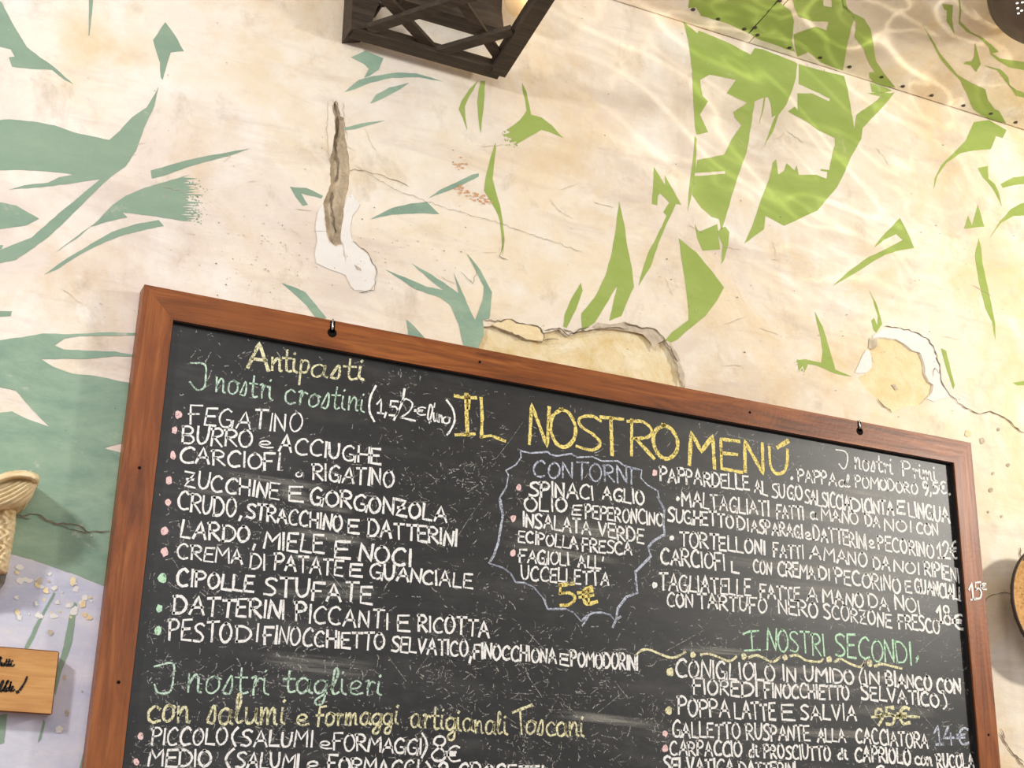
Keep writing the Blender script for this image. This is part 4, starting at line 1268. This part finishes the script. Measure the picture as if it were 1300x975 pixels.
cnt = 0
while cnt < 5200:
    x, y = rnd.uniform(110, 1240), rnd.uniform(415, 1000)
    if not inside(x, y) or rnd.random() > density(x, y)*(.35+1.3*max(0, noise.noise(Vector((x*.016, y*.020, 3.3)))+.22)*1.4): continue
    a = rnd.gauss(.15, .9)
    L = rnd.choice((2, 3, 3, 4, 5, 6, 9, 12))*rnd.uniform(.6, 1.2)
    cvv = rnd.gauss(0, .35)
    pts = []
    for k in range(4):
        t = k/3
        pts.append((x+math.cos(a+cvv*t)*L*t, y+math.sin(a+cvv*t)*L*t))
    if not inside(*pts[-1]): continue
    Wp = [Wd(px, py, SD) for px, py in pts]
    ribbon(b, Wp, rnd.choice((.0005, .0007, .0009, .0013)), SD+.00022)
    cnt += 1
for k in range(46):   # long scratches
    x, y = rnd.uniform(180, 1180), rnd.uniform(820, 985) if rnd.random() < .75 else rnd.uniform(520, 800)
    a = rnd.choice((.9, .95, 1.0, -.6, .15, 2.2))+rnd.uniform(-.1, .1)
    L = rnd.uniform(25, 60)
    e = (x+math.cos(a)*L, y+math.sin(a)*L)
    if inside(x, y) and inside(*e):
        ribbon(b, [Wd(x, y, SD), Wd((x+e[0])/2+rnd.uniform(-1, 1), (y+e[1])/2, SD), Wd(*e, SD)], rnd.choice((.0007, .001)), SD+.00022)
o = chalk_obj('chalk_residue', b, M_CR, 'faint scratches and traces of wiped-off chalk')
o['kind'] = 'stuff'

b = bmesh.new()
uvl = b.loops.layers.uv.new('UVMap')
for x0, y0, x1, y1, hh in ((352, 620, 398, 640, 24), (372, 640, 450, 650, 10), (360, 672, 470, 690, 12), (330, 752, 480, 756, 14), (400, 738, 480, 752, 10), (230, 620, 300, 628, 10), (360, 706, 420, 712, 8),
                           (330, 836, 480, 852, 26), (640, 662, 810, 690, 14), (640, 690, 790, 714, 10), (860, 640, 1190, 670, 16), (900, 660, 1190, 700, 16), (1000, 690, 1180, 712, 18), (900, 708, 1210, 740, 16),
                           (1030, 618, 1200, 640, 14), (960, 740, 1200, 770, 18), (860, 822, 960, 830, 10), (930, 842, 1230, 872, 12), (1080, 900, 1190, 905, 16), (870, 862, 1100, 880, 14), (850, 925, 1180, 935, 12),
                           (700, 905, 850, 922, 14), (280, 600, 420, 620, 10), (690, 660, 800, 680, 24)):
    pts = [(x0, y0-hh/2), (x1, y1-hh/2), (x1, y1+hh/2), (x0, y0+hh/2)]
    vs = []
    for x, y in pts:
        p = Wd(x, y, SD)
        vs.append(b.verts.new(Vector((p.x, -SD-.00015, p.z))))
    f = b.faces.new(vs)
    for lp, uv in zip(f.loops, ((0, 0), (1, 0), (1, 1), (0, 1))): lp[uvl].uv = uv
o = chalk_obj('chalk_smear', b, M_SM, 'soft wiped chalk smears')

# ------------------------------------------------------------------ wooden lattice wall lantern at the top
P0, P1 = Wd(446, 37, .03), Wd(634, 89, .03)
zl = (P0.z+P1.z)/2
lan = empty('wall_lantern', ((P0.x+P1.x)/2, 0, zl), 'dark wooden lantern with crossed lattice bars fixed high on the painted wall', 'lantern')
OUT = Vector((0, -.146, .036)).normalized()
XD = Vector((1, 0, 0))
NL = XD.cross(OUT)
A0 = Vector((P0.x, -.03, zl)); B0 = Vector((P1.x, -.03, zl))


def onlat(x, y):
    r = ray(x, y)
    t = (A0-EYE).dot(NL)/r.dot(NL)
    return EYE+r*t


b = bmesh.new(); bar(b, A0, B0, OUT*.010, NL*.010); bevel(b, .001, 1); under(from_bm('bottom_rail', b, M_DARKW), lan)
LEN = .34
b = bmesh.new(); bar(b, B0+XD*(-.004), B0+OUT*LEN, XD*.0125, NL*.0125); bevel(b, .001, 1); under(from_bm('corner_post', b, M_DARKW), lan)
# left side board
b = bmesh.new()
q = [(445.5, 37), (450, -40), (498, -40), (469, 36)]
prism(b, [Wd(x, y, .042) for x, y in q], [Vector((Wd(x, y, .042).x, 0, Wd(x, y, .042).z)) for x, y in q])
bevel(b, .001, 1); under(from_bm('side_board', b, M_DARKW), lan)
far = [A0+OUT*LEN, B0+OUT*LEN]
b = bmesh.new(); bar(b, far[0], far[1], OUT*.010, NL*.010); under(from_bm('front_rail', b, M_DARKW), lan)
b = bmesh.new(); bar(b, A0, far[0], XD*.011, NL*.011); 
for i, (p, q) in enumerate((((545, 60), (486, -4)), ((472, 33), (580, -2)), ((632, 72), (579, -6)), ((560, 62), (650, 36)))):
    b2 = bmesh.new()
    p, q = onlat(*p), onlat(*q)
    d = (q-p).normalized()
    s = d.cross(NL)
    bar(b2, p-d*.006, q+d*(.10 if i in (0, 1, 2) else .0), s*.0075, NL*.0045)
    o = under(from_bm('lattice_bar', b2, M_DARKW), lan)
    for v in o.data.vertices: v.co += NL*(.004 if i % 2 else -.004)
b.free()
# back plate and lamp above the lattice
b = bmesh.new()
q = [(512, -60), (512, 0), (640, 38), (637, 14), (640, -60)]
prism(b, [Wd(x, y, .035) for x, y in q], [Vector((Wd(x, y, .035).x, 0, Wd(x, y, .035).z)) for x, y in q])
bevel(b, .001, 1); under(from_bm('back_plate', b, M_DARKW), lan)
b = bmesh.new()
c = Wd(658, 6, .045)
lathe(b, [(.0003, -.03), (.012, -.027), (.022, -.012), (.024, .004), (.018, .02), (.011, .032), (.011, .05), (.0003, .05)], Matrix.Translation(c+Vector((0, 0, .012))), 20)
mt = NT('warm_bulb_glass')
mt.b.inputs['Emission Color'].default_value = (1, .62, .28, 1)
mt.b.inputs['Emission Strength'].default_value = .25
mt.fin(sr(232, 200, 150), .3)
under(from_bm('bulb', b, mt.m, smooth=True), lan)
b = bmesh.new()
tube(b, [c+Vector((0, 0, .055)), c+Vector((0, 0, .085)), Vector((c.x-.02, -.02, c.z+.10)), Vector((c.x-.045, -.012, c.z+.10))], .009, 12)
under(from_bm('lamp_holder', b, M_IRON, smooth=True), lan)
b = bmesh.new()
cc = Wd(486, 3, .04)
lathe(b, [(.0003, -.006), (.005, -.006), (.008, 0), (.005, .006), (.0003, .006)], Matrix.Translation(cc) @ Matrix.Rotation(math.pi/2, 4, 'X'), 16)
lathe(b, [(.003, 0), (.003, .04)], Matrix.Translation(cc) @ Matrix.Rotation(-math.pi/2, 4, 'X'), 10)
under(from_bm('mounting_knob', b, M_IRON, smooth=True), lan)
lp = bpy.data.lights.new('lantern_glow', 'POINT')
lp.energy = .08; lp.color = (1, .72, .40); lp.shadow_soft_size = .025
lo = bpy.data.objects.new('lantern_glow', lp); C.objects.link(lo); lo.location = (c.x+.01, c.y-.035, c.z-.0)

# ------------------------------------------------------------------ perforated pendant shade, top right
pc = EYE+ray(1390, -42)*0
r_ = ray(1390, -42)
pc = EYE + r_*((-.42-EYE.y)/r_.y)
mpp = ((EYE+ray(1400, -42)*((-.42-EYE.y)/ray(1400, -42).y))-pc).length/10
RP = 87*mpp
pend = empty('pendant_lamp', pc, 'dark brown perforated metal lampshade hanging at the upper right corner of the picture', 'lamp')
axis = Vector((.05, .12, 1)).normalized()
Mx = Matrix.Translation(pc) @ axis.to_track_quat('Z', 'X').to_matrix().to_4x4()
b = bmesh.new()
prof = [(RP*.98, -RP*.18), (RP, -RP*.14), (RP*.995, 0), (RP*.9, RP*.42), (RP*.62, RP*.76), (RP*.25, RP*.94), (RP*.12, RP*.97)]
lathe(b, prof, Mx, 64)
lathe(b, [(r-.003, z-.002) for r, z in prof][::-1], Mx, 64)
bmesh.ops.remove_doubles(b, verts=b.verts, dist=1e-6)
under(from_bm('shade', b, M_BROWN, smooth=True), pend)
# perforated bottom diffuser plate with lit holes
b = bmesh.new()
lathe(b, [(RP*.985, -RP*.175), (RP*.93, -RP*.215), (RP*.84, -RP*.235), (RP*.825, -RP*.228), (RP*.0005, -RP*.235)], Mx, 64)
under(from_bm('perforated_plate', b, M_BROWN, smooth=True), pend)
b = bmesh.new()
zpl = -RP*.2365
inv = Mx.inverted()


def on_plate(x, y):
    r = ray(x, y)
    o = inv @ EYE
    d = inv.to_3x3() @ r
    t = (zpl-o.z)/d.z
    return o+d*t


pts = [on_plate(x, y) for x, y in ((1291.5, 4), (1298, 3), (1292.3, 10.5), (1297, 13.5), (1293, 17))]
rad = .80*mpp
for ring in range(1, 7):
    rr0 = RP*.70*ring/6.5
    n = int(2*math.pi*rr0/(7*mpp))
    for k in range(max(n, 1)):
        a = 2*math.pi*k/max(n, 1)+ring
        q = Vector((rr0*math.cos(a), rr0*math.sin(a), zpl))
        s = Mx @ q
        if min((q-p).length for p in pts) > 6*mpp and len(pts) < 90: pts.append(q)
for p in pts:
    b.faces.new([b.verts.new(Mx @ (Vector((p.x+rad*1.4*math.cos(k*math.pi/5), p.y+rad*1.4*math.sin(k*math.pi/5), zpl)))) for k in range(10)])
me_ = NT('lamp_glow_through_holes')
me_.b.inputs['Emission Color'].default_value = (1, .93, .85, 1)
me_.b.inputs['Emission Strength'].default_value = 1.6
me_.fin((.9, .85, .8), .5)
tag(under(from_bm('lit_perforations', b, me_.m, recalc=True), pend), 'small bright round holes')
b = bmesh.new()
topc = Mx @ Vector((0, 0, RP*.97))
cz = SEAM_Z+CSL*(-topc.y)
tube(b, [topc-Vector((0, 0, .01)), Vector((topc.x, topc.y, (topc.z+cz)/2)), Vector((topc.x, topc.y, cz+.002))], .004, 8)
under(from_bm('cord', b, M_IRON), pend)

# ------------------------------------------------------------------ carved sculpture at the left edge
sc0 = Wd(12, 660, .0)
sculp = empty('carved_corbel', (sc0.x, 0, Wd(0, 730, .03).z), 'cream carved leaf ornament with scaly stem fixed to the green wall at the left edge', 'sculpture')




def inpoly(x, y, P):
    c = False
    j = len(P)-1
    for i in range(len(P)):
        xi, yi = P[i]; xj, yj = P[j]
        if (yi > y) != (yj > y) and x < (xj-xi)*(y-yi)/(yj-yi)+xi: c = not c
        j = i
    return c


def edge_dist(x, y, P):
    best = 1e9
    for i in range(len(P)):
        ax, ay = P[i]; bx, by = P[(i+1) % len(P)]
        dx, dy = bx-ax, by-ay
        t = max(0, min(1, ((x-ax)*dx+(y-ay)*dy)/(dx*dx+dy*dy+1e-9)))
        best = min(best, math.hypot(x-ax-t*dx, y-ay-t*dy))
    return best


def carve(name, outline, height, back, step=1.15):
    """a carved lump on the wall: front surface by height(x, y, distance from its edge), closed at the back"""
    O = [(p.x, p.y) for p in catmull(outline, 5, True)]
    xs = [p[0] for p in O]; ys = [p[1] for p in O]
    bm = bmesh.new()
    V = {}
    ni, nj = int((max(xs)-min(xs))/step)+2, int((max(ys)-min(ys))/step)+2
    def vert(i, j):
        if (i, j) not in V:
            x, y = min(xs)+i*step, min(ys)+j*step
            ed = edge_dist(x, y, O)
            V[(i, j)] = bm.verts.new(Wd(x, y, back+max(.0, height(x, y, ed))))
        return V[(i, j)]
    for j in range(nj):
        for i in range(ni):
            x, y = min(xs)+(i+.5)*step, min(ys)+(j+.5)*step
            if inpoly(x, y, O):
                bm.faces.new((vert(i, j), vert(i, j+1), vert(i+1, j+1), vert(i+1, j)))
    bd = [e for e in bm.edges if len(e.link_faces) == 1]
    r = bmesh.ops.extrude_edge_only(bm, edges=bd)
    for v in r['geom']:
        if isinstance(v, bmesh.types.BMVert): v.co.y = -.0005
    bmesh.ops.smooth_vert(bm, verts=[v for v in bm.verts if v.co.y < -.001], factor=.4, use_axis_x=True, use_axis_y=True, use_axis_z=True)
    return under(from_bm(name, bm, M_CARVE, smooth=True), sculp)


dome = lambda ed, w: math.sqrt(max(0, 1-(1-min(1, ed/w))**2))
TOPLINE = [(-45, 624), (-20, 610), (0, 602), (14, 598), (28, 597), (42, 599), (50, 604)]


def line_dist(x, y, L):
    best = 1e9
    for (ax, ay), (bx, by) in zip(L, L[1:]):
        dx, dy = bx-ax, by-ay
        t = max(0, min(1, ((x-ax)*dx+(y-ay)*dy)/(dx*dx+dy*dy)))
        best = min(best, math.hypot(x-ax-t*dx, y-ay-t*dy))
    return best


def leaf_h(x, y, ed):
    h = .030*dome(ed, 13)
    td = line_dist(x, y, TOPLINE)
    rim = math.exp(-((td-5)/3.6)**2)
    groove = math.exp(-((td-11.5)/2.2)**2)*(1 if x > -20 else .5)
    u = (x-48)*.50+(y-612)*.87+.0045*(x-20)**2
    ridge = abs(math.sin(u*.62))
    fan = 1/(1+math.exp(-(td-12)*1.5))
    return h+.012*rim-.011*groove*min(1, ed/3)-.0062*fan*(1-ridge)*min(1, ed/3)+.004*min(1, ed/6)*math.sin(td*.9)*(1-fan)*.4


def stem_h(x, y, ed):
    a = math.sin(x*.55+math.sin(y*.35)*1.4)*math.sin(y*.48+.5*math.sin(x*.4))
    return .030*dome(ed, 14)*(1-.0022*(y-640))+.0045*a*min(1, ed/3)


carve('scaly_stem', [(-34, 628), (-10, 630), (20, 630), (21, 648), (20, 668), (16, 692), (12, 712), (8, 728), (-12, 728), (-30, 724), (-36, 690), (-38, 655)], stem_h, .022)
carve('carved_leaf', [(-45, 622), (-20, 609), (0, 601), (14, 597), (28, 596), (42, 598), (51, 604), (50, 612), (46, 619), (41, 630), (32, 639), (20, 645), (4, 648), (-20, 650), (-45, 652)], leaf_h, .045)
b = bmesh.new()
q = [(-36, 722), (9, 727), (6, 740), (-2, 748), (-36, 750)]
prism(b, [Wd(x, y, .026) for x, y in q], [Vector((Wd(x, y, .026).x, 0, Wd(x, y, .026).z)) for x, y in q])
bevel(b, .003, 2)
tag(under(from_bm('base_bracket', b, M_SOOT), sculp), 'grey base of the ornament')

# ------------------------------------------------------------------ small wooden plaque
cq = Crop(0, 815, 90, 836.0)
PD = .022
z_t = Wd(74.5, 828, PD).z
x_r = Wd(74.3, 828, PD).x
z_b = Wd(64.5, 906, PD).z
plaq = empty('wooden_plaque', (x_r-.15, 0, z_b), 'small honey-coloured wooden plaque with black script, at the lower left edge', 'plaque')
b = bmesh.new()
sl = .012
tl = Vector((x_r-.30, -PD, z_t+.000)); tr = Vector((x_r, -PD, z_t)); br = Vector((Wd(65, 905, PD).x, -PD, z_b)); bl = Vector((x_r-.30, -PD, z_b))
front = [tl, tr, br, bl]
prism(b, front, [Vector((p.x, -.001, p.z)) for p in front])
bevel(b, .0014, 2)
under(from_bm('board', b, M_PLAQ), plaq)
b = bmesh.new()
for p, q in ((tr, br), (br, bl), (tl, tr)):
    d = (q-p).normalized(); nn = Vector((d.z, 0, -d.x))
    bar(b, p+Vector((0, .004, 0)), q+Vector((0, .004, 0)), nn*.0012, Vector((0, .0026, 0)))
tag(under(from_bm('burnt_edge', b, M_PLAQ_E), plaq), 'dark burnt edge of the plaque')
b = bmesh.new()
for pts, wd in (([(-30, 190), (20, 190)], 2.2), ([(5, 175), (2, 250), (10, 280), (22, 262)], 2.0), ([(22, 240), (24, 275), (40, 280), (48, 245), (52, 280)], 1.8), ([(80, 205), (68, 262), (78, 285), (92, 262)], 2.2),
                ([(112, 205), (100, 262), (108, 285), (122, 262)], 2.2), ([(66, 232), (130, 226)], 1.4), ([(132, 245), (130, 282), (150, 285), (168, 268)], 1.8), ([(142, 222), (150, 224)], 2.2),
                ([(-20, 560), (20, 470), (40, 465), (5, 560), (10, 585), (30, 570)], 2.2), ([(30, 570), (80, 490), (100, 460), (80, 470), (55, 560), (50, 580), (75, 580)], 2.3),
                ([(100, 540), (80, 550), (80, 580), (105, 560), (125, 490), (130, 470), (112, 560), (125, 585)], 2.0), ([(128, 570), (150, 545), (155, 525), (138, 530), (132, 570), (150, 580), (172, 560)], 2.0),
                ([(318, 412), (290, 480), (235, 565)], 2.8), ([(198, 592), (214, 586)], 4.0)):
    poly(b, cq(pts), wd, True, .0004, PD)
tag(under(from_bm('script_lettering', b, M_INK, recalc=False), plaq), 'black script lettering')

# ------------------------------------------------------------------ round basket at the right edge
bc = Wd(1342, 768, .05)
mp2 = abs(Wd(1342, 768, .05).z-Wd(1342, 778, .05).z)/10
RB = 76*mp2
bask = empty('wicker_basket', (bc.x, 0, bc.z-RB), 'round woven wicker tray with a dark rim hanging on the wall at the right edge', 'basket')
MB = Matrix.Translation(Vector((bc.x, 0, bc.z))) @ Matrix.Rotation(math.pi/2, 4, 'X')
b = bmesh.new()
lathe(b, [(RB*.40, .003), (RB*.46, .003), (RB*.975, .047), (RB*1.0, .049), (RB*1.0, .053), (RB*.98, .055), (RB*.965, .052), (RB*.955, .046), (RB*.42, .008)], MB, 72, closed=True)
tag(under(from_bm('rim', b, mat_flat('dark_cane', sr(58, 44, 34), .6), smooth=True), bask), 'dark cane rim')
b = bmesh.new()
rings = []
nr, ns = 16, 96
for j in range(nr+1):
    r = RB*.958*(j/nr)+.0005
    rings.append([b.verts.new(MB @ Vector((r*math.cos(2*math.pi*k/ns), r*math.sin(2*math.pi*k/ns), (.047-.016*(1-(j/nr)**4))+.0030*(1 if (k//2+j) % 2 else -1)))) for k in range(ns)])
for j in range(nr):
    for k in range(ns):
        b.faces.new((rings[j][k], rings[j][(k+1) % ns], rings[j+1][(k+1) % ns], rings[j+1][k]))
under(from_bm('woven_base', b, mat_simple('golden_straw', sr(178, 124, 66), sr(232, 186, 122), 120, .7, .5, .001), smooth=True), bask)
